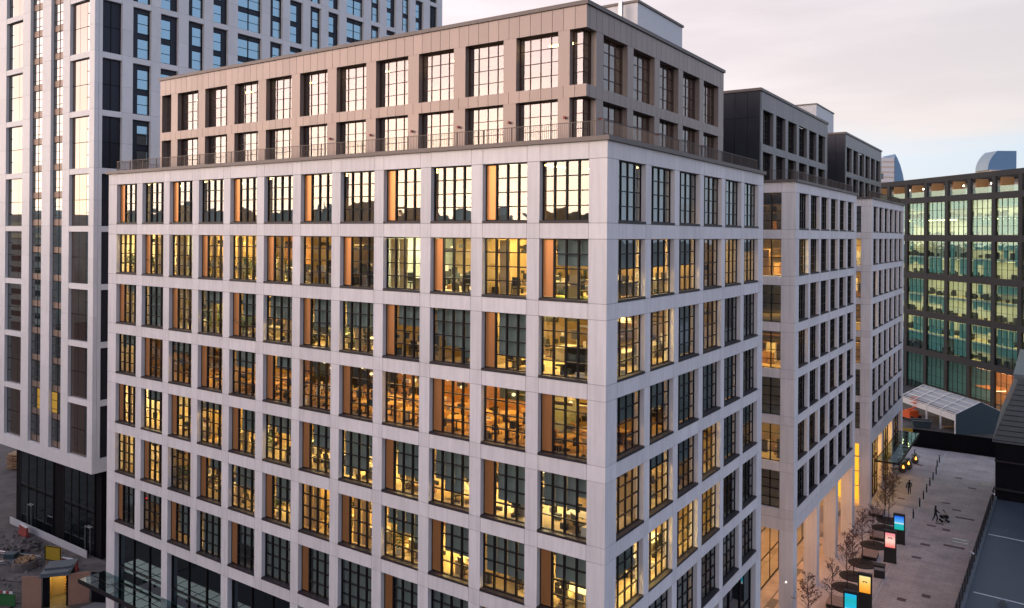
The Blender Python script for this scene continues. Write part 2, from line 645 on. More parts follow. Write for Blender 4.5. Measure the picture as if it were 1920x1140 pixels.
def boxmesh(w, d, h, mat):
    """box from (0,0,0) to (w,d,h), shared between alike pieces"""
    k = (round(w, 3), round(d, 3), round(h, 3), mat)
    if k not in _cache:
        b = MB()
        b.box(0, k[0], 0, k[1], 0, k[2])
        _cache[k] = b.mesh(mat, mat)
    return _cache[k]


def piece(name, parent, x0, x1, y0, y1, z0, z1, mat):
    return link(name, boxmesh(x1 - x0, y1 - y0, z1 - z0, mat), parent, (x0, y0, z0))


def copy_tree(o, parent=None):
    c = o.copy()
    COL.objects.link(c)
    c.parent = parent
    for ch in list(o.children):
        copy_tree(ch, c)
    return c


class Face:
    """a facade plane: x runs right as seen from outside, y into the building, z up"""

    def __init__(self, parent, ox, oy, rz):
        self.p, self.o, self.rz = parent, Vector((ox, oy, 0)), rz
        self.m = Matrix.Translation(self.o) @ Matrix.Rotation(rz, 4, 'Z')

    def at(self, x, y, z):
        return self.m @ Vector((x, y, z))

    def box(self, name, x0, x1, y0, y1, z0, z1, mat, parent=None):
        return link(name, boxmesh(x1 - x0, y1 - y0, z1 - z0, mat), parent or self.p, self.at(x0, y0, z0), self.rz)

    def put(self, name, mesh, x, y, z, parent=None):
        return link(name, mesh, parent or self.p, self.at(x, y, z), self.rz)


_frames = {}


def frame_mesh(w, h, xs, zs, ft=0.06, mv=0.075, mh=0.045, depth=0.13, mat='frame', tx=0.0):
    """window frame with mullions at xs and transoms at zs"""
    k = (round(w, 3), round(h, 3), tuple(round(x, 3) for x in xs), tuple(round(z, 3) for z in zs), ft, mv, mh, depth, mat, round(tx, 3))
    if k in _frames:
        return _frames[k]
    b = MB()
    b.box(0, ft, 0, depth, 0, h)
    b.box(w - ft, w, 0, depth, 0, h)
    b.box(ft, w - ft, 0, depth, 0, ft)
    b.box(ft, w - ft, 0, depth, h - ft, h)
    for x in xs:
        b.box(x - mv / 2, x + mv / 2, -0.02, depth - 0.002, ft, h - ft)
    for z in zs:
        b.box(max(ft, tx), w - ft, -0.01, depth - 0.01, z - mh / 2, z + mh / 2)
    _frames[k] = b.mesh('window_frame', mat)
    return _frames[k]


_pane = {}


def pane_mesh(w, h, mat):
    k = (round(w, 3), round(h, 3), mat)
    if k not in _pane:
        b = MB()
        b.quad([(-w / 2, 0, -h / 2), (w / 2, 0, -h / 2), (w / 2, 0, h / 2), (-w / 2, 0, h / 2)])
        _pane[k] = b.mesh('pane', mat)
    return _pane[k]


def tilt(a=0.22):
    return (R(random.uniform(-a, a)), R(random.uniform(-a, a)))


class Panes:
    """panes beyond the first 300 of a building: real quads, one joined part"""

    def __init__(self):
        self.b = {}

    def add(self, face, cx, y, cz, w, h, mat):
        mb = self.b.setdefault(mat, MB())
        ax, az = tilt()
        pts = []
        for sx, sz in ((-1, -1), (1, -1), (1, 1), (-1, 1)):
            dx, dz = sx * w / 2, sz * h / 2
            pts.append(face.at(cx + dx, y + dx * az + dz * ax, cz + dz))
        mb.quad(pts)

    def build(self, parent):
        mats = list(self.b)
        if not mats:
            return
        mb = MB()
        for i, m in enumerate(mats):
            src = self.b[m]
            n = len(mb.v)
            mb.v += src.v
            mb.f += [tuple(n + q for q in f) for f in src.f]
            mb.mi += [i] * len(src.f)
        o = mb.build('pane', mats, parent)
        o['kind'] = 'stuff'
        o['label'] = 'small window panes of the farther windows'


def make_window(face, x0, x1, z0, z1, cols, rows, y, gmat, panes, single=False, panel=0.0, sill=True, blinds=(), panelmat='copper', blindmat='blind', mv=0.08, mh=0.05, depth=0.13, fmat='frame', curtains=()):
    """one window: frame, sill, panes, optional copper side panel and roller blinds"""
    w, h = x1 - x0, z1 - z0
    sh = 0.13 if sill else 0.0
    px = w * panel
    n = cols - (1 if panel else 0)
    gw = (w - px) / n
    xs = [px + gw * i for i in range(n)][0 if panel else 1:]
    gh = (h - sh) / rows
    zs = [gh * i for i in range(1, rows)]
    win = face.put('window', frame_mesh(w, h - sh, xs, zs, ft=0.045, mv=mv, mh=mh, depth=depth, mat=fmat, tx=px), x0, y, z0 + sh)
    gy = depth * .5

    def sub(name, mesh, lx, ly, lz):
        return link(name, mesh, win, (lx, ly, lz))
    if sill:
        sub('sill', boxmesh(w + 0.02, y + 0.05, sh, 'sill'), -0.01, -y - 0.03, -sh)
    if panel:
        sub('side_panel', boxmesh(px - 0.09, 0.05, h - sh - 0.14, panelmat), 0.06, 0.015, 0.07)
    for i in range(n):
        for j in range(rows):
            cx, cz = px + gw * (i + 0.5), gh * (j + 0.5)
            if single:
                o = sub('pane', pane_mesh(gw - 0.06, gh - 0.04, gmat), cx, gy, cz)
                a, b = tilt()
                o.rotation_euler = (a, 0, b)
            else:
                panes.add(face, x0 + cx, y + gy, z0 + sh + cz, gw - 0.06, gh - 0.04, gmat)
    for (c0, c1, drop) in blinds:
        hh = (h - sh - 0.1) * drop
        sub('blind', boxmesh((w - px - 0.14) * (c1 - c0) - 0.02, 0.012, hh, blindmat), px + 0.07 + (w - px - 0.14) * c0 + 0.01, 0.24, h - sh - 0.05 - hh)
    for c in curtains:
        if c < n:
            sub('curtain', boxmesh(gw - 0.08, 0.02, h - sh - 0.16, 'curtain'), px + gw * c + 0.04, 0.30, 0.05)
    return win

# ------------------------------------------------------------------ setting: ground, roads, pavements
b = MB()
b.quad([(-4000, -4000, -0.12), (4000, -4000, -0.12), (4000, 4000, -0.12), (-4000, 4000, -0.12)])
structure(b.build('ground', 'asphalt'), 'dark asphalt ground of the city around the office blocks')
b = MB()
b.box(4.95, 12.6, -8, 101.2, -0.11, -0.02)
road = structure(b.build('road', 'road_paving'), 'pale paved service road between the plaza kerb and the railing')
b = MB()
b.box(-44.4, 4.7, 70.0, 101.0, -0.1, 0.0)
structure(b.build('pavement', 'pavement_far'), 'pale stone pavement of the far plaza by the glass canopy')
b = MB()
b.box(-50.5, 4.7, -8, 70.0, -0.1, -0.008)
plaza = structure(b.build('pavement', 'joint'), 'pinkish stone slab plaza along the white concrete blocks')
for iy in range(19):
    y0 = 33.2 + iy * 1.94
    for ix in range(6):
        x0 = -2.6 + ix * 1.21 + (0.6 if iy % 2 else 0)
        x1 = min(x0 + 1.195, 4.68)
        piece('paving_slab', plaza, x0, x1, y0, y0 + 1.925, -0.05, random.choice((0.0, 0.003)), 'paving_slab')
for ix in range(10):
    for iy in range(6):
        piece('paving_slab', plaza, -44.9 + ix * 1.21 - 5.5, -44.9 + ix * 1.21 - 4.305, -7.8 + iy * 1.3, -7.8 + iy * 1.3 + 1.285, -0.05, 0.0, 'paving_slab')
b = MB()
b.box(-43.0, -2.75, 24.8, 70.0, -0.05, 0.002)
b.build('paving_surface', 'pavement_far', plaza)
for i in range(36):
    piece('kerb_stone', road, 4.7, 4.95, 30 + i * 1.97, 30 + i * 1.97 + 1.955, -0.1, 0.012, 'kerb')
for (px_, py_, w_, d_) in [(7.55, 86.9, .8, .55), (9.4, 82.9, .9, .5), (7.24, 74.6, .9, .5), (8.54, 72.5, .9, .5), (9.6, 69.9, 1.9, .5), (6.72, 65.2, .9, .5),
                           (8.23, 64.7, .75, .75), (6.88, 58.7, .9, .55), (9.41, 59.8, 1.9, .55), (6.58, 54.5, .85, .55), (6.78, 43.5, .7, .7),
                           (8.5, 45.5, .7, .7), (7.4, 66.4, .8, .4)]:
    piece('paving_patch', road, px_ - w_ / 2, px_ + w_ / 2, py_ - d_ / 2, py_ + d_ / 2, -0.06, -0.014, 'paving_patch')
for (px_, py_) in [(2.54, 73.2), (2.5, 90.5), (1.2, 66.9), (1.6, 58.9), (0.9, 62.8)]:
    piece('paving_patch', plaza if py_ < 70 else road, px_ - .4, px_ + .4, py_ - .25, py_ + .25, -0.04, 0.007, 'paving_patch')
b = MB()
b.box(-104, -50.5, -14, 7.35, -0.1, -0.03)
b.box(-140, -77.0, 7.35, 60, -0.1, -0.03)
site = structure(b.build('site_ground', 'site_soil'), 'bare brown earth of the building site at the tower foot')

# ------------------------------------------------------------------ office blocks
H = 3.9
ZT = [35.72 - H * k for k in range(8)]
OPEN = 3.12
G_ = 0.011


def slab_floors(root, x0, x1, y0, y1, rows, floor_mats, core, core_mats):
    for k in range(rows):
        piece('floor_slab', root, x0, x1, y0, y1, ZT[k] - H + 0.12, ZT[k] - 3.13, floor_mats[k])
        if core:
            piece('core_wall', root, core[0], core[1], core[2], core[3], ZT[k] - 3.12, ZT[k] + 0.11, core_mats[k])


def facade_grid(face, wins, rows, length, skip_first_pier, ground, x_start=0.0):
    """spandrel, pier and junction panels round a grid of openings"""
    T = 0.45
    edges = [x_start] + [e for w in wins for e in w] + [length]
    piers = [(edges[i], edges[i + 1]) for i in range(0, len(edges), 2)]
    for i, (a, c) in enumerate(piers):
        if (i == 0 and skip_first_pier == 'first') or (i == len(piers) - 1 and skip_first_pier == 'last'):
            continue
        for k in range(rows):
            face.box('pier_panel', a + G_, c - G_, 0, T, ZT[k] - OPEN + G_, ZT[k] - G_, 'concrete')
            face.box('junction_panel', a + G_, c - G_, 0, T, ZT[k] - H + G_, ZT[k] - OPEN - G_, 'concrete')
        face.box('parapet_panel', a + G_, c - G_, 0, T, ZT[0] + G_, 36.56, 'concrete')
    for (a, c) in wins:
        for k in range(rows):
            face.box('spandrel_panel', a + G_, c - G_, 0, T, ZT[k] - H + G_, ZT[k] - OPEN - G_, 'concrete')
        face.box('parapet_panel', a + G_, c - G_, 0, T, ZT[0] + G_, 36.56, 'concrete')
    # recessed backing seen in the joints
    bk = MB()
    for k in range(rows + 1):
        zt, zb = (36.5 if k == 0 else ZT[k - 1] - OPEN - 0.02), ZT[k] + 0.02
        bk.box(edges[0] + 0.02, edges[-1] - 0.02, 0.03, T - 0.02, zb, zt)
    for (a, c) in piers:
        bk.box(a + 0.02, c - 0.02, 0.031, T - 0.021, ZT[rows - 1] - OPEN, 36.45)
    bk.build('joint_backing', 'joint', face.p, face.o, face.rz)


def railing(root, pts, z0, z1, step, names=('railing_post', 'railing_bar', 'handrail')):
    """steel balustrade along a polyline: posts, thin uprights and a top rail"""
    bal, rail = MB(), MB()
    for (p, q) in zip(pts[:-1], pts[1:]):
        p, q = Vector((*p, 0)), Vector((*q, 0))
        L = (q - p).length
        d = (q - p) / L
        ang = math.atan2(d.y, d.x)
        n = int(L / step)
        for i in range(n):
            c = p + d * (i + 0.5) * L / n
            bal.tube((c.x, c.y, z0 + 0.06), (c.x, c.y, z1 - 0.02), 0.011, n=4, caps=False)
        m4 = Matrix.Translation(p) @ Matrix.Rotation(ang, 4, 'Z')
        rail.box(0, L, -0.03, 0.03, z1 - 0.03, z1, M4=m4)
        rail.box(0, L, -0.02, 0.02, z0 + 0.05, z0 + 0.08, M4=m4)
        np_ = max(2, int(L / 1.79) + 1)
        for i in range(np_):
            c = p + d * L * i / (np_ - 1)
            link(names[0], boxmesh(0.05, 0.05, z1 - z0, 'bronze_dark'), root, (c.x - 0.025, c.y - 0.025, z0))
    o = bal.build(names[1], 'bronze_dark', root)
    o['kind'] = 'stuff'
    rail.build(names[2], 'bronze_dark', root)


def clad_run(face, x0, x1, y0, y1, z0, z1, step, mat, name='cladding_panel'):
    n = max(1, round((x1 - x0) / step))
    w = (x1 - x0) / n
    for i in range(n):
        face.box(name, x0 + i * w + 0.012, x0 + (i + 1) * w - 0.012, y0, y1, z0, z1, mat)


# ---- nearest block -------------------------------------------------
BL, BD = 44.4, 24.75
block = thing('office_block', 'big white concrete grid office block with bronze penthouse, filling the middle', 'office building', (0, 0, 0), 0, None)
fl = Face(block, -BL, 0, 0)
fr = Face(block, 0, 0, R(90))
Lw = []
for k in range(12):
    u = 1.0106 + 3.5788 * k
    Lw.append((BL - u - 2.808, BL - u))
Lw = Lw[::-1]                         # left to right
Rw = [(1.2045 + 3.8408 * k, 1.2045 + 3.8408 * k + 3.135) for k in range(6)]
facade_grid(fl, Lw, 7, BL, 'last', True)
facade_grid(fr, Rw, 7, BD, 'first', True)
# the corner pieces are one L-shaped casting per storey
cp = [(0, 0), (0, 1.2045 - G_), (-0.45, 1.2045 - G_), (-0.45, 0.45), (-1.0106 + G_, 0.45), (-1.0106 + G_, 0)]
for nm, za, zb in (('corner_pier', -OPEN + G_, -G_), ('corner_junction', -H + G_, -OPEN - G_)):
    mb = MB()
    mb.prism(cp, za, zb)
    me = mb.mesh(nm, 'concrete')
    for k in range(7):
        link(nm, me, block, (0, 0, ZT[k]))
mb = MB()
mb.prism(cp, ZT[0] + G_, 36.56)
mb.build('corner_parapet', 'concrete', block)
mb = MB()
mb.prism([(-0.03, 0.03), (-0.03, 1.19), (-0.42, 1.19), (-0.42, 0.42), (-1.0, 0.42), (-1.0, 0.03)], ZT[7], 36.5)
mb.build('corner_backing', 'joint', block)

floor_m = ['carpet', 'carpet', 'carpet', 'wood_light', 'carpet', 'carpet', 'carpet']
wall_m = ['inner_wall', 'inner_wall', 'inner_wall', 'wood', 'inner_wall', 'inner_wall', 'inner_wall']
slab_floors(block, -43.9, -0.46, 0.46, 24.2, 7, floor_m, (-39.0, -7.6, 7.2, 17.5), wall_m)
piece('terrace_deck', block, -43.9, -0.46, 0.46, 24.2, ZT[0] + 0.12, 36.45, 'coping')
piece('rear_wall', block, -BL, -0.01, BD - 0.4, BD, 0, 36.55, 'concrete')
piece('side_wall', block, -BL, -BL + 0.3, 0.46, BD - 0.41, 0, 36.55, 'concrete')
piece('green_carpet', block, -4.6, -0.55, 0.5, 3.2, ZT[1] - 3.13, ZT[1] - 3.12, 'green_carpet')

BLIND = [[1, 1, .6, 1, .7, 1, 1, .5, .3, 1, 1, 0],
         [0, 0, 0, 0, 0, 0, 0, 0, 0, 0, 0, .45],
         [.2, 1, 0, .3, .5, .5, .6, .55, .4, .72, .76, 0],
         [.3, 0, .3, 0, .4, .3, 0, 0, 0, 0, 0, 0],
         [0, .3, 0, .2, .5, .4, .5, .78, .7, .8, .72, .6],
         [0, 0, 0, .3, .5, .6, 0, 0, .5, .6, .72, .5],
         [.6, .3, .8, 1, .5, 1, 1, 1, .7, .5, 1, .6]]
rc = random.Random(77)
CUR = [[rc.choice(((), (0,), (0, 1), (3,), (1,), (2, 3), ())) if 0 < k < 6 and k != 3 and dr_ < .6 else () for dr_ in BLIND[k]] for k in range(7)]
panes = Panes()
for k in range(7):
    for i, (a, c) in enumerate(Lw):
        cop = (i + k) % 2 == 0
        dr = BLIND[k][i]
        bl = []
        if dr:
            if cop or dr >= 1:
                bl = [(0, 1, dr)]
            else:
                bl = [(0, .25, min(1, dr * random.choice((1, 1, 1.25, .75)))), (.25, .5, dr), (.5, .75, dr), (.75, 1, min(1, dr * random.choice((1, 1, 1.25, .6))))]
        make_window(fl, a, c, ZT[k] - OPEN, ZT[k], 4, 4, 0.28, 'glass_top' if k == 0 else 'glass_office', panes,
                    single=(i >= 9 and k < 6), panel=0.25 if cop else 0, blinds=bl, curtains=CUR[k][i])
    for i, (a, c) in enumerate(Rw):
        dr = random.choice((0, 0, .3, .5, 1)) if k not in (0, 6) else random.choice((0, .6, 1, 1))
        make_window(fr, a, c, ZT[k] - OPEN, ZT[k], 4, 4, 0.26, 'glass_right', panes, single=False, blinds=[(0, 1, dr)] if dr else [], mv=0.05, depth=0.08)
# corner-bay panes counted above: 3 bays x 6 storeys
panes.build(block)

# ceiling lights per bay: what is on behind which window
LIT_L = [['d', 0] * 6, ['b'] * 12, ['b', 0, 'b', 'b', 'd', 'b', 'd', 'b', 'b', 'd', 'b', 'd'],
         ['d', 0, 'o', 'd', 'o', 0, 'd', 'o', 'o', 'o', 'o', 'o'], ['b', 'b', 'd', 'b', 0, 'b', 'd', 'b', 'd', 'b', 'b', 'd'],
         ['b', 'b', 'd', 'b', 'd', 'b', 'b', 'd', 'b', 'b', 'd', 'b'], [0, 0, 'd', 0, 0, 0, 0, 0, 0, 0, 0, 0]]
LIT_R = [['d', 'd', 0, 0, 0, 0], ['b', 'd', 'b', 'd', 'd', 'd'], ['b', 'b', 'd', 'd', 0, 0], ['o', 'd', 'd', 0, 'd', 0],
         ['b', 'b', 'd', 'b', 'd', 0], ['b', 'b', 'b', 'd', 0, 0], [0, 0, 'd', 0, 0, 0]]
rl_ = random.Random(31)
LM = {'d': 'light_dim', 'b': 'light_bright', 'o': 'light_orange'}
for k in range(7):
    for i, (a, c) in enumerate(Lw):
        if LIT_L[k][i]:
            xc = (a + c) / 2 - BL
            bm_ = rl_.choice(('light_bright', 'light_bright', 'light_cool', 'light_amber', 'light_dim'))
            for dx in (-.75, .55):
                piece('ceiling_light', block, xc + dx, xc + dx + .28, 1.2 + rl_.random(), 4.3 + rl_.random(), ZT[k] + 0.07, ZT[k] + 0.115, LM[LIT_L[k][i]] if LIT_L[k][i] != 'b' else bm_)
    for i, (a, c) in enumerate(Rw):
        if LIT_R[k][i] and i > 0:
            yc = (a + c) / 2
            piece('ceiling_light', block, -4.6, -1.6, yc - 0.3, yc + 0.2, ZT[k] + 0.07, ZT[k] + 0.115, LM[LIT_R[k][i]])
# partitions between some bays
for k in range(1, 7):
    for i in range(0, 12):
        if random.random() < 0.42:
            xp = Lw[i][1] - BL + 0.38
            if xp < -2:
                piece('partition', block, xp - 0.05, xp + 0.05, 1.3 if random.random() < .5 else 0.5, 7.15, ZT[k] - 3.12, ZT[k] + 0.06, random.choice(('inner_wall', 'inner_wall', wall_m[k], 'blind')))
    for i in range(1, 6):
        if random.random() < 0.5:
            yp = Rw[i][0] - 0.35
            piece('partition', block, -7.4, -0.6, yp - 0.05, yp + 0.05, ZT[k] - 3.12, ZT[k] + 0.06, 'inner_wall')
for k in range(1, 7):
    for i in range(9):
        xa = -38.8 + i * 3.45
        if rc.random() < .75:
            piece('wall_panel', block, xa, xa + rc.choice((1.6, 2.4, 3.3)), 7.12, 7.19, ZT[k] - 3.12 + rc.choice((0, 0, .8)), ZT[k] - rc.choice((0, .5, .9)), rc.choice(('white_top', 'navy_clad', 'navy_clad', 'wood', 'plant_white', 'green_carpet', 'black_plastic', 'tarp_dark')))
# papers, screens, bags, lamps and shelves lying about on each office floor
for k in range(1, 6):
    q = MB()
    for i in range(430):
        if rc.random() < .78:
            x_, y_ = rc.uniform(-43, -1.2), rc.uniform(.75, 6.8)
        else:
            x_, y_ = rc.uniform(-6.5, -.8), rc.uniform(1.5, 20)
        z_ = ZT[k] - 3.12 + rc.choice((0, 0, 0, .75, .75, 1.1, 2.3, 2.5))
        sx, sy, sz = rc.uniform(.05, .45), rc.uniform(.05, .3), rc.uniform(.05, .55)
        if z_ > ZT[k] - 1:
            sx, sy, sz = rc.uniform(.2, 1.4), rc.uniform(.05, .25), rc.uniform(.05, .3)
        x_ = min(x_, -.8 - sx)
        q.box(x_, x_ + sx, y_, y_ + sy, z_, z_ + sz, rc.choice((0, 0, 0, 0, 1, 1, 2, 3)))
    q.build('office_clutter', ['black_plastic', 'white_top', 'timber', 'tarp_dark'], block)['kind'] = 'stuff'
for i in range(10):
    for (dx, y_) in ((.2, 2.0), (1.6, 3.4)):
        q = MB()
        q.lathe([(.02, -.1), (.11, -.04), (.11, .04), (.02, .1)], 10)
        q.build('pendant_lamp', 'light_pendant', block, (-35.5 + i * 3.5788 + dx, y_, ZT[3] - .75))
# ground storey: wide glazed openings two bays wide between double-height piers
def ground_storey(face, wins, length, top, step, first_x, last_x, gl='dark_glass'):
    edges = [first_x]
    groups = []
    for g in range(0, len(wins), step):
        grp = wins[g:g + step]
        groups.append((grp[0][0], grp[-1][1]))
    xs = [0.0]
    for (a, c) in groups:
        face.box('ground_pier', xs[-1] + G_, a - G_, 0, 0.5, 0, top - G_, 'concrete')
        xs.append(c)
        w = c - a
        ncol = 3
        gx = [w / ncol * j for j in range(1, ncol)]
        win = face.put('shop_window', frame_mesh(w, top - 0.1, gx, [2.8, 5.6], ft=0.1, mv=0.09, mh=0.1), a, 0.35, 0.05)
        link('glazing', boxmesh(w - 0.2, 0.02, top - 0.3, gl), win, (0.1, 0.07, 0.1))
    face.box('ground_pier', xs[-1] + G_, length - G_, 0, 0.5, 0, top - G_, 'concrete')


ground_storey(fl, Lw, BL - 0.01, ZT[7], 2, 0, 0)
fr2 = Face(block, 0, 0.52, R(90))
ground_storey(fr2, [(a - .52, c - .52) for a, c in Rw], BD - .53, ZT[7], 2, 0, 0)
# glass canopy over the street front
can = MB()
for i in range(17):
    x0 = -44.7 + i * 1.4
    can.box(x0 - 0.04, x0 + 0.04, -1.95, 0.0, 4.75, 4.95)
can.box(-44.74, -22.2, -2.03, -1.95, 4.7, 5.0)
can.box(-44.74, -22.2, -1.05, -.98, 4.8, 4.94)
canopy = can.build('canopy_frame', 'frame', block)
for i in range(16):
    x0 = -44.7 + i * 1.4
    for (ya, yb) in ((-1.94, -1.06), (-.97, -0.02)):
        link('canopy_pane', boxmesh(1.3, yb - ya, 0.02, 'glass_canopy'), canopy, (x0 + 0.05, ya, 4.97))

# coping and balustrade of the terrace
for (a, c) in [(-44.55 + i * 3.713, -44.55 + (i + 1) * 3.713) for i in range(12)]:
    piece('terrace_coping', block, a, c - 0.01 if c < -0.1 else 0.16, -0.16, 0.55, 36.57, 36.79, 'coping')
for i in range(6):
    piece('terrace_coping', block, -0.55, 0.16, 0.56 + i * 4.07, 0.56 + (i + 1) * 4.07 - 0.01, 36.57, 36.79, 'coping')
piece('terrace_coping', block, -44.55, -43.9, 0.56, 24.7, 36.57, 36.79, 'coping')
railing(block, [(-43.9, 12), (-43.9, 0.42), (-0.42, 0.42), (-0.42, 24.5)], 36.7, 37.62, 0.115)

# penthouse
PX, PY, PXL, PYR = -2.67, 2.7, -41.75, 23.65
pf = Face(block, PXL, PY, 0)
pr_ = Face(block, PX, PY, R(90))
PLn, PRn = PX - PXL, PYR - PY
pw = []
for k in range(11):
    r_ = -4.43 - 3.5788 * k - PXL
    pw.append((max(0.25, r_ - 2.72), r_))
pw = pw[::-1]
prw = [(4.58 - PY + 3.755 * k, 4.58 - PY + 3.755 * k + 2.98) for k in range(5)]
Z_L0, Z_L1, Z_U0, Z_U1, Z_TOP = 36.9, 39.33, 39.98, 42.95, 44.15
for face, wl, ln, cornerx in ((pf, pw, PLn, -1), (pr_, prw, PRn, 1)):
    c0, c1 = (0, ln) if cornerx < 0 else (0, ln)
    pad = 0.33
    clad_run(face, c0 if cornerx < 0 else pad, c1, 0, pad - .01, Z_U1, Z_TOP, 0.715, 'bronze')
    clad_run(face, c0 if cornerx < 0 else pad, c1, 0, pad - .01, Z_L1, Z_U0, 0.715, 'bronze')
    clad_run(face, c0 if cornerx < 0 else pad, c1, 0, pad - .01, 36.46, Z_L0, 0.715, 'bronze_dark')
    cw = (ln - 1.04, ln) if cornerx < 0 else (0, 1.08)
    spans = wl + [cw] if cornerx < 0 else [cw] + wl
    prev = 0.0
    for (a, c) in spans:
        if a > prev + 0.05:
            for za, zb in ((Z_L0, Z_L1), (Z_U0, Z_U1)):
                face.box('pier_cladding', prev, a, 0.012, pad, za, zb, 'bronze')
        prev = c
    if prev < ln - 0.05:
        for za, zb in ((Z_L0, Z_L1), (Z_U0, Z_U1)):
            face.box('pier_cladding', prev, ln, 0.012, pad, za, zb, 'bronze')
    pp = Panes()
    for (a, c) in wl:
        for za, zb, rw in ((Z_L0, Z_L1, 3), (Z_U0, Z_U1, 4)):
            make_window(face, a, c, za, zb, 4 if c - a > 1.5 else 2, rw, 0.42, 'glass_pent', pp, single=(cornerx < 0 and rw == 4 and a > 14.0), sill=False, mv=0.034, mh=0.034, depth=.05, fmat='frame_red')
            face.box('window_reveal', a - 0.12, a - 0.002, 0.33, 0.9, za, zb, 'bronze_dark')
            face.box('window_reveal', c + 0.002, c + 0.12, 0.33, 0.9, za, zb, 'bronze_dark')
    # corner window
    a, c = cw
    for za, zb, rw in ((Z_L0, Z_L1, 3), (Z_U0, Z_U1, 4)):
        if cornerx < 0:
            make_window(face, a, c - 0.4, za, zb, 1, rw, 0.40, 'glass_pent', pp, single=True, sill=False, mv=0.034, mh=.034, depth=.05, fmat='frame_red')
        else:
            make_window(face, a + 0.4, c, za, zb, 1, rw, 0.40, 'glass_pent', pp, single=True, sill=False, mv=0.034, mh=.034, depth=.05, fmat='frame_red')
    pp.build(block)
    # coping
    n = 11 if cornerx < 0 else 6
    for i in range(n):
        w = (ln + 0.1) / n
        face.box('roof_coping', -0.1 + i * w if cornerx < 0 else 0.42 + i * (ln - .3) / n, -0.1 + (i + 1) * w - 0.01 if (cornerx < 0 and i < n - 1) else (ln + 0.1 if cornerx < 0 else 0.42 + (i + 1) * (ln - .3) / n - 0.01), -0.1, 0.4, Z_TOP + 0.005, Z_TOP + 0.22, 'coping')
for za, zb in ((36.46, 36.9), (39.35, 39.97), (42.97, 44.1)):
    piece('penthouse_floor', block, PXL + .36, PX - .36, PY + .36, PYR - .36, za, zb, 'carpet')
    
piece('penthouse_core', block, -36, -9, 9, 17, 36.5, 44, 'inner_wall')
piece('penthouse_wall', block, PXL, PXL + .3, PY + .35, PYR - .05, 36.46, 44.14, 'bronze')
piece('penthouse_wall', block, PXL + .31, PX - .01, PYR - .34, PYR - .02, 36.46, 44.14, 'bronze')
for i, (a, c) in enumerate(pw):
    if i % 2 == 0:
        piece('ceiling_light', block, a + PXL + .6, c + PXL - .6, 5.2, 5.5, 42.9, 42.96, 'light_dim')
# roof plant enclosure
roofbox = MB()
roofbox.box(-14, -5.9, 15.6, 23.5, 44.1, 47.95)
pl = roofbox.build('plant_enclosure', 'plant_white', block)
link('plant_coping', boxmesh(8.3, 8.1, 0.16, 'coping'), pl, (-14.1, 15.5, 47.96))
link('plant_duct', boxmesh(0.9, 1.5, 0.6, 'steel'), pl, (-8.4, 14.0, 46.3))
link('plant_duct', boxmesh(0.25, 0.25, 1.6, 'steel'), pl, (-7.0, 14.9, 46.4))
link('plant_step', boxmesh(3.0, 2.4, 2.6, 'plant_white'), pl, (-10.5, 13.1, 44.1))
# small red lamps on the terrace wall
for x_ in (-4.0, -7.6, -11.2, -14.8, -18.3, -22):
    link('wall_lamp', boxmesh(0.12, 0.12, 0.14, 'red_plastic'), block, (x_, PY - 0.17, 38.2))
for y_ in (4.1, 11.6, 19.2):
    link('wall_lamp', boxmesh(0.12, 0.12, 0.14, 'red_plastic'), block, (PX + 0.02, y_, 38.2))

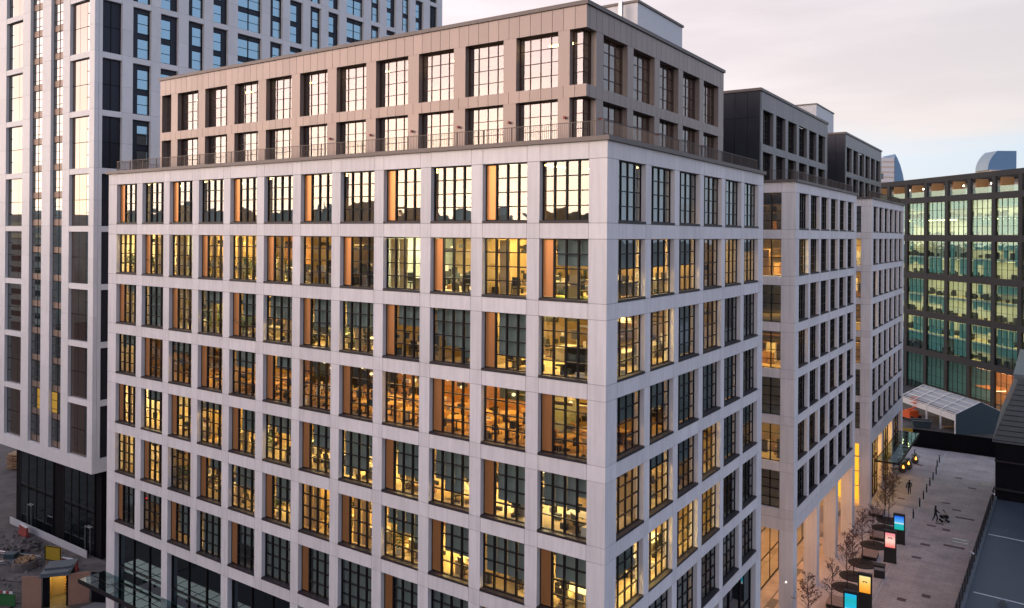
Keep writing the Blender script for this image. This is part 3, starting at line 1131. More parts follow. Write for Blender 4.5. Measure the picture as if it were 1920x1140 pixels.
# ---- the two blocks behind it --------------------------------------
def rear_block(dy, label, lit_r, lit_link, red=()):
    root = thing('office_block', label, 'office building', (0, dy, 0))
    f1 = Face(root, -14.0, 0, 0)
    f2 = Face(root, 0, 0, R(90))
    lw = [(14 - 1.16 - 3.4 - 4.2 * i, 14 - 1.16 - 4.2 * i) for i in (2, 1, 0)]
    facade_grid(f1, lw, 7, 14.0, 'last', True)
    facade_grid(f2, Rw, 7, 24.9, 'first', True)
    cpb = [(0, 0), (0, 1.2045 - G_), (-0.45, 1.2045 - G_), (-0.45, 0.45), (-1.16 + G_, 0.45), (-1.16 + G_, 0)]
    for nm, za, zb in (('corner_pier', -OPEN + G_, -G_), ('corner_junction', -H + G_, -OPEN - G_)):
        q = MB()
        q.prism(cpb, za, zb)
        me = q.mesh(nm, 'concrete')
        for k in range(7):
            link(nm, me, root, (0, 0, ZT[k]))
    q = MB()
    q.prism(cpb, ZT[0] + G_, 36.56)
    q.build('corner_parapet', 'concrete', root)
    q = MB()
    q.prism([(-0.03, 0.03), (-0.03, 1.19), (-0.42, 1.19), (-0.42, 0.42), (-1.14, 0.42), (-1.14, 0.03)], ZT[7], 36.5)
    q.build('corner_backing', 'joint', root)
    pn = Panes()
    for k in range(7):
        for i, (a, c) in enumerate(lw):
            make_window(f1, a, c, ZT[k] - OPEN, ZT[k], 4, 4, 0.2, 'glass_office', pn, sill=False)
        for i, (a, c) in enumerate(Rw):
            dr = random.choice((0, 0, .4, 1))
            make_window(f2, a, c, ZT[k] - OPEN, ZT[k], 4, 4, 0.28, 'glass_side', pn, blinds=[(0, 1, dr)] if dr else [])
    pn.build(root)
    slab_floors(root, -13.8, -0.46, 0.46, 24.3, 7, ['carpet'] * 7, (-13.5, -6.5, 5.0, 18), ['inner_wall', 'inner_wall', 'navy_clad', 'wood', 'navy_clad', 'inner_wall', 'navy_clad'])
    piece('terrace_deck', root, -13.8, -0.46, 0.46, 24.3, ZT[0] + 0.12, 36.45, 'coping')
    piece('rear_wall', root, -14, -0.01, 24.5, 24.9, 7.4, 36.55, 'concrete')
    piece('side_wall', root, -14.3, -14.0, 0.0, 24.9, 0, 44, 'navy_clad')
    # band over the colonnade and its columns
    f2.box('lintel_beam', 0.46, 24.9, 0.0, 0.6, 7.4, 8.4, 'concrete')
    f1.box('lintel_beam', 0, 14.0, 0.0, 0.45, 7.4, 8.4, 'concrete')
    piece('soffit', root, -13.9, -0.61, 0.46, 24.4, 8.0, 8.3, 'soffit')
    cols = [(0.0, 1.2)] + [(Rw[i][1], Rw[i + 1][0]) for i in (1, 3)] + [(23.6, 24.9)]
    for (a, c) in cols:
        w = max(1.0, c - a)
        a0 = a if a == 0 else (a + c) / 2 - w / 2
        cb = MB()
        cb.box(-1.15, -0.36, a0, a0 + w, 0, 7.39)
        cb.box(-0.32, 0.0, a0, a0 + w, 0, 7.39)
        cb.box(-0.37, -0.31, a0 + 0.03, a0 + w - 0.03, 0, 7.38)
        cb.build('column', 'concrete', root)
    for k in range(7):
        for i in range(1, 6):
            if lit_r[k][i]:
                yc = (Rw[i][0] + Rw[i][1]) / 2
                piece('ceiling_light', root, -4.2, -1.6, yc - 0.2, yc + 0.2, ZT[k] + 0.07, ZT[k] + 0.115, LM[lit_r[k][i]])
        if lit_link[k]:
            piece('ceiling_light', root, -5.2, -1.4, 1.2, 1.8, ZT[k] + 0.07, ZT[k] + 0.115, LM[lit_link[k]])
            for q_ in range(7):
                x_, y_ = random.uniform(-5.5, -1.5), random.uniform(.8, 4.2)
                h_ = random.choice((.75, 1.0, 1.6, 2.2))
                piece('furniture', root, x_, x_ + random.uniform(.4, 1.2), y_, y_ + .4, ZT[k] - 3.12, ZT[k] - 3.12 + h_, random.choice(('wood', 'black_plastic', 'frame', 'timber', 'white_top')))
            for q_ in range(3):
                piece('wall_shelf', root, -6.4, -1.0, 4.7, 4.95, ZT[k] - 2.3 + q_ * .7, ZT[k] - 2.24 + q_ * .7, 'wood')
    for i in range(5):
        for k in range(1, 7):
            if random.random() < .6:
                yp = Rw[i][1] + 0.35
                piece('partition', root, -6.4, -0.6, yp - 0.05, yp + 0.05, ZT[k] - 3.12, ZT[k] + 0.06, 'inner_wall')
    for (k, i) in red:
        a, c = Rw[i]
        f2.box('lit_red_curtain', a + 1.0, a + 1.5, 0.55, 0.6, ZT[k] - 1.9, ZT[k] - 0.2, 'neon_red')  # red curtain strip lit from inside; its light is put into an emissive colour
    # terrace and penthouse
    for i in range(6):
        piece('terrace_coping', root, -0.55, 0.16, -0.16 + i * 4.18, -0.16 + (i + 1) * 4.18 - 0.01, 36.57, 36.79, 'coping')
    for i in range(3):
        piece('terrace_coping', root, -13.5 + i * 4.31, -13.5 + (i + 1) * 4.31 - 0.01, -0.16, 0.45, 36.57, 36.79, 'coping')
    railing(root, [(-3.0, 0.3), (-0.42, 0.3), (-0.42, 24.5)], 36.7, 37.62, 0.13)
    g = Face(root, -3.0, 0.05, R(90))
    ln = 24.55
    wl = [(0.85 + 3.92 * k, 0.85 + 3.92 * k + 3.05) for k in range(6)]
    clad_run(g, 0.31, ln, 0, .3, Z_U1, Z_TOP + .3, 0.75, 'zinc_grey')
    clad_run(g, 0.31, ln, 0, .3, Z_L1, Z_U0, 0.75, 'zinc_grey')
    prev = 0.31
    pp2 = Panes()
    for (a, c) in wl + [(ln, ln)]:
        for za, zb in ((36.46, Z_L1), (Z_U0, Z_U1)):
            g.box('pier_cladding', prev, a, 0.012, .3, za, zb, 'zinc_grey')
        prev = c
        if c > a:
            for za, zb, rw in ((36.5, Z_L1, 3), (Z_U0, Z_U1, 4)):
                make_window(g, a, c, za, zb, 4, rw, 0.4, 'glass_side', pp2, sill=False, mv=0.05)
                g.box('window_reveal', a - 0.12, a - 0.002, 0.31, 0.9, za, zb, 'navy_clad')
                g.box('window_reveal', c + 0.002, c + 0.12, 0.31, 0.9, za, zb, 'navy_clad')
    pp2.build(root)
    h_ = Face(root, -14, 0.05, 0)
    clad_run(h_, 0, 10.99, 0, .3, 36.46, 42.2, 1.1, 'navy_clad')
    clad_run(h_, 0, 10.99, 0, .3, 42.22, Z_TOP + .3, 1.1, 'navy_clad')
    piece('roof_coping', root, -14, -2.9, -0.06, ln + .1, Z_TOP + .32, Z_TOP + .55, 'coping')
    piece('penthouse_floor', root, -13.6, -3.35, .4, ln - .3, 39.35, 39.97, 'carpet')
    piece('penthouse_core', root, -13.5, -7.5, 5, 18, 36.5, 44, 'navy_clad')
    piece('penthouse_wall', root, -14, -3.0, ln - .25, ln, 36.46, 44.14, 'bronze_dark')
    if dy > 50:
        e = piece('plant_enclosure', root, -13.8, -9.0, 11.2, 21.5, 44.71, 50.1, 'plant_white')
        link('plant_coping', boxmesh(5.0, 10.5, 0.15, 'coping'), e, (-0.1, -0.1, 5.4))
    else:
        for q_ in range(4):
            link('roof_vent', boxmesh(.9, .9, .7, 'steel'), root, (-6 - q_ * 1.7, 5 + q_ * 4.0, 44.71))
    return root


N6 = [0] * 6
rb2 = rear_block(33.65, 'white concrete block on tall columns standing behind the big grid block', [N6, [0, 0, 0, 'd', 0, 0], [0, 'd', 0, 0, 0, 0], [0, 0, 0, 'd', 0, 0], [0, 0, 'd', 'd', 'd', 0], [0, 'd', 'd', 0, 'd', 0], N6],
                 ['o', 'b', 0, 'o', 0, 'd', 0], red=((4, 2), (4, 3)))
rb3 = rear_block(67.3, 'farthest white concrete block with green glass canopy at its foot', [N6, N6, [0, 0, 'd', 0, 0, 0], N6, [0, 0, 0, 'd', 0, 0], [0, 0, 'd', 'd', 0, 0], [0, 0, 0, 0, 'd', 0]],
                 [0, 'b', 'o', 'o', 'd', 0, 0])
# lit lobby under the colonnade of the middle block
lob = MB()
for i in range(8):
    lob.box(-4.02, -3.96, 1.4 + i * 2.9, 1.46 + i * 2.9, 0, 8.0)
for z in (0.05, 2.6, 5.2):
    lob.box(-4.03, -3.95, 1.4, 23.0, z, z + 0.08)
lf = lob.build('lobby_frame', 'frame', rb2)
for i in range(7):
    link('lobby_pane', pane_mesh(2.8, 7.8, 'glass_office'), lf, (-4.0, 2.9 + i * 2.9, 4.0), R(90))
piece('lobby_wall', rb2, -10.2, -10.0, 0.5, 24, 0, 8.0, 'wood_light')
for y_ in (2.2, 6.6, 11.0, 15.4, 19.8):
    piece('soffit_light', rb2, -3.6, -2.4, y_, y_ + 1.6, 7.93, 7.99, 'light_lobby')
    piece('soffit_light', rb2, -8.6, -6.0, y_, y_ + 1.6, 7.93, 7.99, 'light_lobby')
wl_ = MB()
wl_.tube((-0.55, -0.06, 3.2), (-0.55, 0.0, 3.2), 0.06, n=10)
emission('light_small', (1.0, .9, .8), 2.5)
wl_.build('wall_lamp', 'light_small', rb2)
# ground floor of the far block: lit end wall and glazing
fb3 = Face(rb3, 0, 0, R(90))
for i, (a, c) in enumerate([(1.3, 7.5), (8.9, 15.2), (16.6, 23.4)]):
    w = c - a
    sw = fb3.put('shop_window', frame_mesh(w, 7.2, [w / 4, w / 2, 3 * w / 4], [2.4, 4.8], ft=.1, mv=.09, mh=.09), a, 0.4, 0.05)
    link('glazing', boxmesh(w - .2, .02, 7.0, 'glass_office'), sw, (.1, .07, .1))
piece('shop_wall', rb3, -6.2, -6.0, 0.5, 24, 0, 8.0, 'wood')
piece('shop_light', rb3, -4.5, -2.0, 3, 6, 7.9, 7.97, 'light_orange')
piece('shop_light', rb3, -4.5, -2.0, 13, 15, 7.9, 7.97, 'light_orange')
for j in range(4):
    for i in range(2):
        piece('lit_panel', rb3, -4.2 + i * 1.5, -2.8 + i * 1.5, 0.42, 0.44, 0.6 + j * 1.75, 2.2 + j * 1.75, 'lobby_glow')
cf = MB()
for i in range(9):
    y_ = 3.2 + i * 2.2
    cf.box(0.0, 2.7, y_ - .05, y_ + .05, 4.75, 4.95)
cf.box(2.62, 2.72, 3.1, 20.9, 4.7, 5.0)
cf.box(0.05, 0.12, 3.1, 20.9, 4.7, 5.0)
cfo = cf.build('canopy_frame', 'frame', rb3)
for i in range(8):
    for (xa, xb) in ((0.14, 1.35), (1.37, 2.6)):
        link('canopy_pane', boxmesh(xb - xa, 2.1, .02, 'glass_canopy'), cfo, (xa, 3.25 + i * 2.2, 4.97))
# gap between the first two blocks: link building set back, lit passage
lk = thing('link_building', 'recessed dark glazed link between the big block and the colonnaded block', 'building', (-14.5, 24.8, 0))
piece('wall', lk, -18, 1.2, 0.05, 8.7, 8.5, 38, 'navy_clad')
piece('wall', lk, -18, 1.2, 0.05, 8.7, 0.0, 0.1, 'soffit')
for y_ in (1.5, 5.0):
    piece('passage_light', lk, 1.25, 1.5, y_, y_ + 2.2, 5.4, 5.9, 'light_lane')
lk2 = thing('link_building', 'narrow dark link building between the colonnaded and the farthest block', 'building', (-14.5, 58.6, 0))
piece('wall', lk2, -18, 1.2, 0.05, 8.6, 0.0, 38, 'navy_clad')
piece('window', lk2, 1.22, 1.26, 1.0, 7.6, 1.0, 30, 'dark_glass')
# escape stair frame in the passage between the blocks
st = thing('steel_gate', 'black steel gate frame in the lit passage beside the first tall column', 'gate', (-4.5, 28.5, 0))
gm = MB()
for x_ in (0, 1.1, 2.2):
    gm.box(x_, x_ + .12, 0, .12, 0, 6.4)
for z_ in (0.2, 3.0, 6.3):
    gm.box(0, 2.32, 0.01, .11, z_, z_ + .12)
gm.build('gate_frame', 'frame', st)
gb = MB()
for i in range(11):
    gb.box(0.15 + i * .2, 0.18 + i * .2, .04, .07, 3.1, 6.3)
gb.build('gate_bars', 'frame', st)

# ------------------------------------------------------------------ tower at the left
tower = thing('residential_tower', 'tall white clad apartment tower with dark glass base, behind the grid block', 'tower', (-58.14, 6.0, 0))
TZ = [9.78 + 5.625 * n for n in range(12)]
TTOP = TZ[-1] + 0.3
tl = Face(tower, -26.0, 0, 0)
tr_ = Face(tower, 0, 0, R(90))
ox = -58.14 - 26.0
tl_b = [('w', -82.6, -79.0, 0), ('w', -76.4, -72.65, 1), ('s', -71.0, -68.4, 0), ('s', -66.6, -64.2, 0), ('w', -62.8, -59.1, 2)]
tl_b = [(t, a - ox, c - ox, v) for t, a, c, v in tl_b]
tr_b = [('p', .77, 2.73), ('d', 3.82, 5.74), ('e', 6.78, 8.76), ('d', 9.93, 11.78), ('e', 12.9, 14.79), ('x', 16.04, 19.3), ('d', 20.5, 22.29), ('e', 23.4, 25.36), ('d', 26.54, 28.26),
        ('e', 29.49, 31.3), ('x', 32.59, 35.67), ('d', 37.06, 38.69), ('e', 40.04, 41.86), ('d', 43.17, 44.73), ('e', 45.99, 47.73), ('p', 49.16, 50.87)]
TG = 0.008
for face, bays, ln in ((tl, tl_b, 26.0), (tr_, [(t, a, c, 0) for t, a, c in tr_b], 52.0)):
    first = 0.0 if face is tl else 0.42
    edges = [first] + [e for t in bays for e in (t[1], t[2])] + [ln]
    for i in range(0, len(edges), 2):
        a, c = edges[i], edges[i + 1]
        for n in range(11):
            zm = (TZ[n] + TZ[n + 1]) / 2
            face.box('pier_panel', a + TG, c - TG, 0, 0.4, TZ[n] + 0.28 - (0.55 if n == 0 else 0.55) + TG + .55, zm - TG, 'white_clad')
            face.box('pier_panel', a + TG, c - TG, 0, 0.4, zm + TG, TZ[n + 1] + 0.28 - TG, 'white_clad')
        face.box('base_beam', a + TG, c - TG, 0, 0.4, 8.75, TZ[0] + 0.28 - TG, 'white_clad')
    for bi, (t, a, c, v) in enumerate(bays):
        w = c - a
        face.box('base_beam', a + TG, c - TG, 0.0, 0.4, 8.75, TZ[0] + 0.28 - TG, 'white_clad')
        for n in range(11):
            z0, z1 = TZ[n] + 0.28, TZ[n + 1] - 0.28
            hh = z1 - z0
            if t != 's':
                face.box('band_panel', a + TG, c - TG, 0.02, 0.4, z1, z1 + 0.56 - TG, 'white_clad')
            if face is tr_ and n < 3:
                continue
            if t == 's':
                b_ = face.put('window', frame_mesh(w, 5.625, [w / 2], [1.1, 1.95, 3.9, 4.77], ft=.04, mv=.05, mh=.05, depth=.05), a, .3, TZ[n] + .28)
                for s_ in (0, 2.81):
                    link('louvre_panel', boxmesh(w - .12, .03, .62, 'brown_louvre'), b_, (.06, .02, 0.06 + s_))
                    for q_ in (0, 1):
                        link('pane', boxmesh(w / 2 - .1, .02, 2.06, 'tower_glass_warm' if (n > 0 or random.random() < .6) else 'light_window'), b_, (.06 + q_ * (w / 2), .015, .71 + s_))
            elif t == 'w':
                b_ = face.put('window', frame_mesh(w, hh, [], [], ft=.05, depth=.06), a, .3, z0)
                pw_ = w * .74
                gx = 0.06 if v in (1,) else pw_ + .03
                qx = w - pw_ + 0.02 if v in (1,) else 0.06
                for q_ in (0, 1):
                    for r_ in (0, 1):
                        link('side_panel', boxmesh(pw_ / 2 - .05, .05, hh / 2 - .06, 'panel_glass'), b_, (qx + q_ * pw_ / 2, .0, .05 + r_ * hh / 2))
                for r_ in range(4):
                    link('pane', boxmesh(w - pw_ - .1, .02, hh / 4 - .08, 'tower_glass_warm'), b_, (gx, .02, .05 + r_ * hh / 4))
            else:
                b_ = face.put('window', frame_mesh(w, hh, [w / 2] if t in 'xp' else [], [], ft=.05, depth=.1), a, .34, z0)
                if t == 'p':
                    for q_ in (0, 1):
                        for r_ in (0, 1):
                            link('dark_panel', boxmesh(w / 2 - .06, .05, hh / 2 - .06, 'navy_clad'), b_, (.04 + q_ * w / 2, .03, .04 + r_ * hh / 2))
                    continue
                pw_ = 0 if t == 'x' else w * .33
                gx0 = pw_ if t == 'd' else 0.05
                if pw_:
                    link('dark_panel', boxmesh(pw_ - .02, .05, hh - .1, 'navy_clad'), b_, (.05 if t == 'd' else w - pw_ - .03, .02, .05))
                cols_ = 2 if t == 'x' else 1
                gw = (w - pw_ - .1) / cols_
                for s_ in (0, 1):
                    zb = .12 + s_ * hh / 2
                    link('dark_panel', boxmesh(w - pw_ - .1, .04, .42, 'navy_clad'), b_, (gx0, .03, zb + 1.94))
                    for q_ in range(cols_):
                        for r_ in (0, 1):
                            link('pane', boxmesh(gw - .07, .02, .9, 'tower_glass'), b_, (gx0 + q_ * gw + .03, .05, zb + r_ * .97))
piece('core', tower, -25.6, -0.5, 0.5, 51.6, 8.8, TTOP, 'navy_clad')
piece('roof', tower, -26, 0, 0, 52, TTOP, TTOP + .6, 'white_clad')
piece('soffit', tower, -25.9, -0.1, 0.1, 51.9, 8.7, 8.74, 'black_wall')
# dark glazed base
pod = MB()
pod.box(-18.6, -0.9, 1.45, 40, 0, 8.7)
podo = pod.build('base_wall', 'black_wall', tower)
pfc = Face(tower, -18.6, 1.4, 0)
for i, (a, c, gm_) in enumerate([(1.2, 8.4, 'dark_glass'), (10.6, 16.6, 'dark_glass')]):
    w = c - a
    n = 4
    fwin = pfc.put('base_window', frame_mesh(w, 8.3, [w / n * q for q in range(1, n)], [4.4], ft=.08, mv=.1, mh=.1), a, -.06, .1)
    for q in range(n):
        for r_ in (0, 1):
            link('pane', boxmesh(w / n - .12, .02, 3.9, gm_), fwin, (.08 + q * w / n, .03, .1 + r_ * 4.1))
dfm = MB()
for (x0, w_, h_) in ((3.0, .9, 2.5), (15.0, 1.0, 2.7)):
    dfm.box(x0, x0 + .06, -.12, 0, 0, h_)
    dfm.box(x0 + w_ - .06, x0 + w_, -.12, 0, 0, h_)
    dfm.box(x0 + .06, x0 + w_ - .06, -.12, 0, h_ - .06, h_)
dfm.build('door_frame', 'steel', tower, (-18.6, 1.32, 0))

# ------------------------------------------------------------------ dark grid building across the road
dk = thing('dark_office_building', 'dark grey grid office building with teal blinds and lit floors, far right', 'office building', (8.76, 137.32, 0), R(-47.8))
df_ = Face(dk, 0, 0, 0)
DX = [-44.95 + 6.4 * i for i in range(11)]          # column centres
DZ = [7.95, 15.95, 23.95, 31.95, 39.95]
for x in DX:
    for k, (za, zb) in enumerate(zip([0] + [z + .6 for z in DZ], [z - .6 for z in DZ] + [43.45])):
        df_.box('pier_panel', x - .46, x + .46, 0, .5, za + .01, zb - .01, 'dark_grid')
    for z in DZ:
        df_.box('junction_panel', x - .46, x + .46, 0, .5, z - .6, z + .6, 'dark_grid')
    df_.box('parapet_panel', x - .46, x + .46, 0, .5, 43.46, 44.5, 'dark_grid')
for i, (xa, xb) in enumerate(zip(DX[:-1], DX[1:])):
    a, c = xa + .47, xb - .47
    w = c - a
    for z in DZ:
        df_.box('spandrel_panel', a, c, 0, .5, z - .6, z + .6, 'dark_grid')
    df_.box('parapet_panel', a, c, 0, .5, 43.46, 44.5, 'dark_grid')
    for k in range(5):
        z0 = 0.1 if k == 0 else DZ[k - 1] + .6
        z1 = DZ[k] - .6
        h = z1 - z0
        nc = 4
        win = df_.put('window', frame_mesh(w, h, [w / nc * q for q in range(1, nc)], [h * .25, h * .5 - .2, h * .75], ft=.05, mv=.055, mh=.05, depth=.08), a, .3, z0)
        link('glazing', boxmesh(w - .12, .02, h - .12, 'glass_green'), win, (.06, .06, .06))
        if k > 0:
            link('slab_edge', boxmesh(w - .1, .12, .32, 'slab_edge'), win, (.05, .14, h / 2 - .16))
            for s_ in (0, 1):
                zt = h * (.5 + .5 * s_) - .18
                mode = random.random()
                for q in range(nc):
                    drop = (0.95 if mode < .25 else .45 if mode < .82 else 0.0)
                    if random.random() < .18:
                        drop = random.choice((0, .3, .6, .95))
                    if drop:
                        hh = (h / 2 - .3) * drop
                        link('blind', boxmesh(w / nc - .1, .012, hh, 'blind_teal'), win, (q * w / nc + .05, .32, zt - hh))
    # open loggia at the top: glass screen, side wall and a lamp
    df_.box('loggia_screen', a, c, .5, .53, 40.56, 41.7, 'glass_green')
    df_.box('loggia_wall', a + .02, a + .3, 1.0, 3.6, 40.56, 43.4, 'wood')
    lm = MB()
    lm.lathe([(.02, -.16), (.14, -.08), (.16, 0), (.12, .1), (.02, .16)], 10)
    lm.build('loggia_lamp', 'light_white', dk, (a + w * (.35 + .4 * ((i * 7) % 5) / 4), 2.0, 42.4))
    # interior lights and furniture silhouettes
    for k in range(1, 5):
        for s_ in (0, 1):
            zc = DZ[k - 1] + 4.0 * (s_ + 1) - .2
            zf = DZ[k - 1] + 4.0 * s_ + .15
            lit = random.random() < (.85 if k > 1 or s_ else .2)
            if lit:
                piece('ceiling_light', dk, a + .5, c - .5, 1.8, 3.2, zc - .1, zc - .04, 'light_far')
            fm = MB()
            for q in range(9):
                x0 = a + .2 + random.random() * (w - 1.4)
                y0 = 1.6 + random.random() * 3
                fm.box(x0, x0 + .3 + .6 * random.random(), y0, y0 + .5, zf, zf + random.choice((.6, .9, 1.2)))
            fm.build('office_furniture', 'black_plastic', dk)['kind'] = 'stuff'
for k in range(1, 6):
    for z in ((DZ[k - 1], DZ[k - 1] + 4.0) if k < 5 else (DZ[4],)):
        piece('floor_slab', dk, DX[0], DX[-1], .75, 16, z - .22, z + .14, 'carpet')
piece('roof', dk, DX[0], DX[-1], 3.8, 16, 43.4, 43.9, 'dark_grid')
piece('core_wall', dk, DX[0], DX[-1], 5.6, 6.0, 8, 43.3, 'plant_white')
piece('end_wall', dk, DX[0] - .54, DX[0] - .2, 0.72, 16, 0, 44.4, 'dark_grid')
piece('ground_wall', dk, DX[0], DX[6], 5.6, 6.0, 0, 7.4, 'teal_blind')
piece('ground_wall', dk, DX[6] + .02, DX[-1], 5.6, 6.0, 0, 7.4, 'wood')
for i in (6, 7):
    a, c = DX[i] + .6, DX[i + 1] - .6
    piece('shop_light', dk, a, c, 1.5, 3.5, 7.0, 7.06, 'light_pink')
    piece('shop_light', dk, a, c, 1.5, 3.5, 3.4, 3.46, 'light_pink')
    piece('floor_slab', dk, a, c, .8, 5, 3.47, 3.6, 'wood')
ng = MB()
ng.box(0, .5, 0, .05, 0, .7)
emission('neon_violet', (.25, .05, 1.0), 2.0)
ng.build('neon_sign', 'neon_violet', dk, (DX[7] + 2.6, .9, 1.6))

# far roofs behind the dark building
def sail_roof(name, label, loc, rz, w, d, h, base_h):
    t = thing(name, label, 'building', loc, rz)
    mb = MB()
    n = 12
    prof = []
    for i in range(n + 1):
        s = i / n
        prof.append((w * (1 - (s ** 2.2) * 0.34), h * s))
    pts0 = [(w - x, z) for x, z in prof]
    # curved back sheet with seams, bounded by flat end walls
    for i in range(n):
        (xa, za), (xb, zb) = pts0[i], pts0[i + 1]
        mb.quad([(xa, 0, za), (xb, 0, zb), (xb, d, zb), (xa, d, za)], 0)
    top = pts0[-1]
    mb.quad([(top[0], 0, h), (w, 0, h), (w, d, h), (top[0], d, h)], 0)
    mb.f.append(tuple(len(mb.v) + q for q in range(n + 3)))
    mb.v += [(x, 0, z) for x, z in pts0] + [(w, 0, h), (w, 0, 0)]
    mb.mi.append(1)
    mb.f.append(tuple(len(mb.v) + q for q in reversed(range(n + 3))))
    mb.v += [(x, d, z) for x, z in pts0] + [(w, d, h), (w, d, 0)]
    mb.mi.append(1)
    mb.quad([(w, 0, 0), (w, d, 0), (w, d, h), (w, 0, h)], 1)
    mb.build('curved_roof', ['zinc_blue', 'zinc_edge'], t, (0, 0, base_h))
    bb = MB()
    bb.box(.5, w + 10, -1, d + 1, -base_h + 0.0, 0)
    bb.build('wall', 'stone_warm', t, (0, 0, base_h))
    return t


s1 = sail_roof('distant_building', 'distant stone building with a blue-grey curved roof above the lit loggias', (0.3, 268.5, 0), R(34.4), 9.4, 7, 6.4, 54.4)
s2 = thing('distant_building', 'distant stone building with blue curved end wall beside the farthest penthouse', 'building', (-32, 246, 0), R(34.4))
mb = MB()
mb.box(-12, 8.4, 0, 8, 0, 58.2)
mb.build('wall', 'stone_warm', s2)
for i in range(5):
    link('cladding_band', boxmesh(20.4, .1, 1.2, 'plant_white'), s2, (-12, -.12, 50.2 + i * 1.7))
mb = MB()
pr = [(8.45, 48.5), (8.45, 59.4), (9.2, 58.2), (10.2, 55.8), (11.0, 53), (11.5, 50.4), (11.6, 48.5)]
k = len(pr)
mb.v += [(x, -.4, z) for x, z in pr] + [(x, 8.2, z) for x, z in pr]
mb.f.append(tuple(reversed(range(k))))
mb.f.append(tuple(k + i for i in range(k)))
mb.mi += [0, 0]
for i in range(k):
    j = (i + 1) % k
    mb.f.append((i, j, k + j, k + i))
    mb.mi.append(0)
mb.build('curved_fin', 'zinc_edge', s2)
for i in range(2):
    link('window', boxmesh(.9, .1, 1.8, 'dark_glass'), s2, (2.2 + i * 1.6, -.24, 51.2))
link('roof_edge', boxmesh(30, 6, .6, 'zinc_edge'), s2, (-4, -.6, 49.2))

# ------------------------------------------------------------------ yard beyond the street end
ho = thing('hoarding', 'long black site hoarding closing the far end of the paved road', 'hoarding', (0.2, 101.3, 0), R(1))
for i in range(6):
    link('board', boxmesh(2.06, .08, 2.75, 'black_wall'), ho, (i * 2.08, 0, -.1))
for i in range(7):
    link('post', boxmesh(.1, .1, 2.7, 'black_wall'), ho, (i * 2.08 - .05, .09, -.1))
yard = MB()
yard.box(-30, 30, 101.6, 136, -.1, -.04)
structure(yard.build('yard_ground', 'site_soil'), 'dark bare ground of the yard behind the black hoarding')
mq = thing('marquee', 'white steel framed marquee with a dark teal gable sheet, behind the hoarding', 'marquee', (5.0, 113.0, 0), R(40))
W_, Lm, E_, Rg = 8.6, 15.0, 3.3, 5.2
def mq_frame(y):
    f = MB()
    for x in (0, W_):
        f.box(x - .11, x + .11, y - .11, y + .11, 0, E_)
    for (xa, za, xb, zb) in ((0, E_, W_ / 2, Rg), (W_, E_, W_ / 2, Rg)):
        f.tube((xa, y, za), (xb, y, zb), .1, n=4)
    return f.build('portal_frame', 'white_paint', mq)
for i in range(5):
    mq_frame(i * Lm / 4 + 0.2)
gb = MB()
gb.quad([(0, 0, 0), (W_, 0, 0), (W_, 0, E_), (W_ / 2, 0, Rg), (0, 0, E_)])
gb.quad([(0, .04, 0), (0, .04, E_), (W_ / 2, .04, Rg), (W_, .04, E_), (W_, .04, 0)])
gb.build('gable_sheet', 'tarp_dark', mq)
for sx in (0, 1):
    rfm = MB()
    for (t0, t1) in ((.12, .95),):
        xa = (0 if sx == 0 else W_) + (W_ / 2 * t0 if sx == 0 else -W_ / 2 * t0)
        xb = W_ / 2
        za, zb = E_ + (Rg - E_) * t0, Rg
        rfm.quad([(xa, .3, za - .12), (xa, Lm, za - .12), (xb, Lm, zb - .12), (xb, .3, zb - .12)])
    rfm.build('roof_sheet', 'tent_roof', mq)
    pu = MB()
    for q in range(5):
        t0 = q / 4
        xa = W_ / 2 * t0 if sx == 0 else W_ - W_ / 2 * t0
        pu.tube((xa, .1, E_ + (Rg - E_) * t0 + .06), (xa, Lm + .2, E_ + (Rg - E_) * t0 + .06), .07, n=4)
    pu.build('purlin', 'white_paint', mq)
for i in range(4):
    link('side_banner', boxmesh(.04, Lm / 4 - .2, 1.0, 'white_paint'), mq, (-.05, .3 + i * Lm / 4, E_ - 1.1))
# orange boom lift parked beside it
bm = thing('boom_lift', 'orange boom lift parked beside the white marquee', 'boom lift', (-2.6, 120.5, 0), R(55))
q = MB()
q.box(-1.3, 1.3, -.95, .95, .5, .95)
q.box(-1.2, .9, -.8, .8, .95, 1.7)
q.build('chassis', 'orange_machine', bm)
for sx in (-.9, .9):
    for sy in (-.95, .95):
        q = MB()
        q.tube((sx, sy - .14, .42), (sx, sy + .14, .42), .42, n=14)
        q.build('wheel', 'black_plastic', bm)
q = MB()
q.tube((-.8, 0, 1.8), (2.0, 0, 2.3), .16, n=6)
q.tube((2.0, 0, 2.3), (.6, 0, 3.0), .13, n=6)
q.build('boom', 'orange_machine', bm)
q = MB()
for (xa, xb, ya, yb) in ((0, 1.2, 0, .05), (0, 1.2, .75, .8), (0, .05, .05, .75), (1.15, 1.2, .05, .75)):
    for z in (0, .5, 1.0):
        q.box(xa, xb, ya, yb, z, z + .06)
q.build('basket', 'orange_machine', bm, (.2, -.4, 2.9))
sk = thing('skip_container', 'small dark green skip on the ground near the orange lift', 'skip', (-0.4, 115.5, 0), R(20))
q = MB()
q.quad([(-1.2, -.7, 0), (1.2, -.7, 0), (1.5, -.8, 1.2), (-1.5, -.8, 1.2)])
q.quad([(1.2, .7, 0), (-1.2, .7, 0), (-1.5, .8, 1.2), (1.5, .8, 1.2)])
q.quad([(-1.2, .7, 0), (-1.2, -.7, 0), (-1.5, -.8, 1.2), (-1.5, .8, 1.2)])
q.quad([(1.2, -.7, 0), (1.2, .7, 0), (1.5, .8, 1.2), (1.5, -.8, 1.2)])
q.quad([(-1.3, -.7, .4), (1.3, -.7, .4), (1.3, .7, .4), (-1.3, .7, .4)])
q.build('body', 'tarp_dark', sk)
q = MB()
q.box(-1.55, 1.55, -.85, -.77, 1.15, 1.25)
q.box(-1.55, 1.55, .77, .85, 1.15, 1.25)
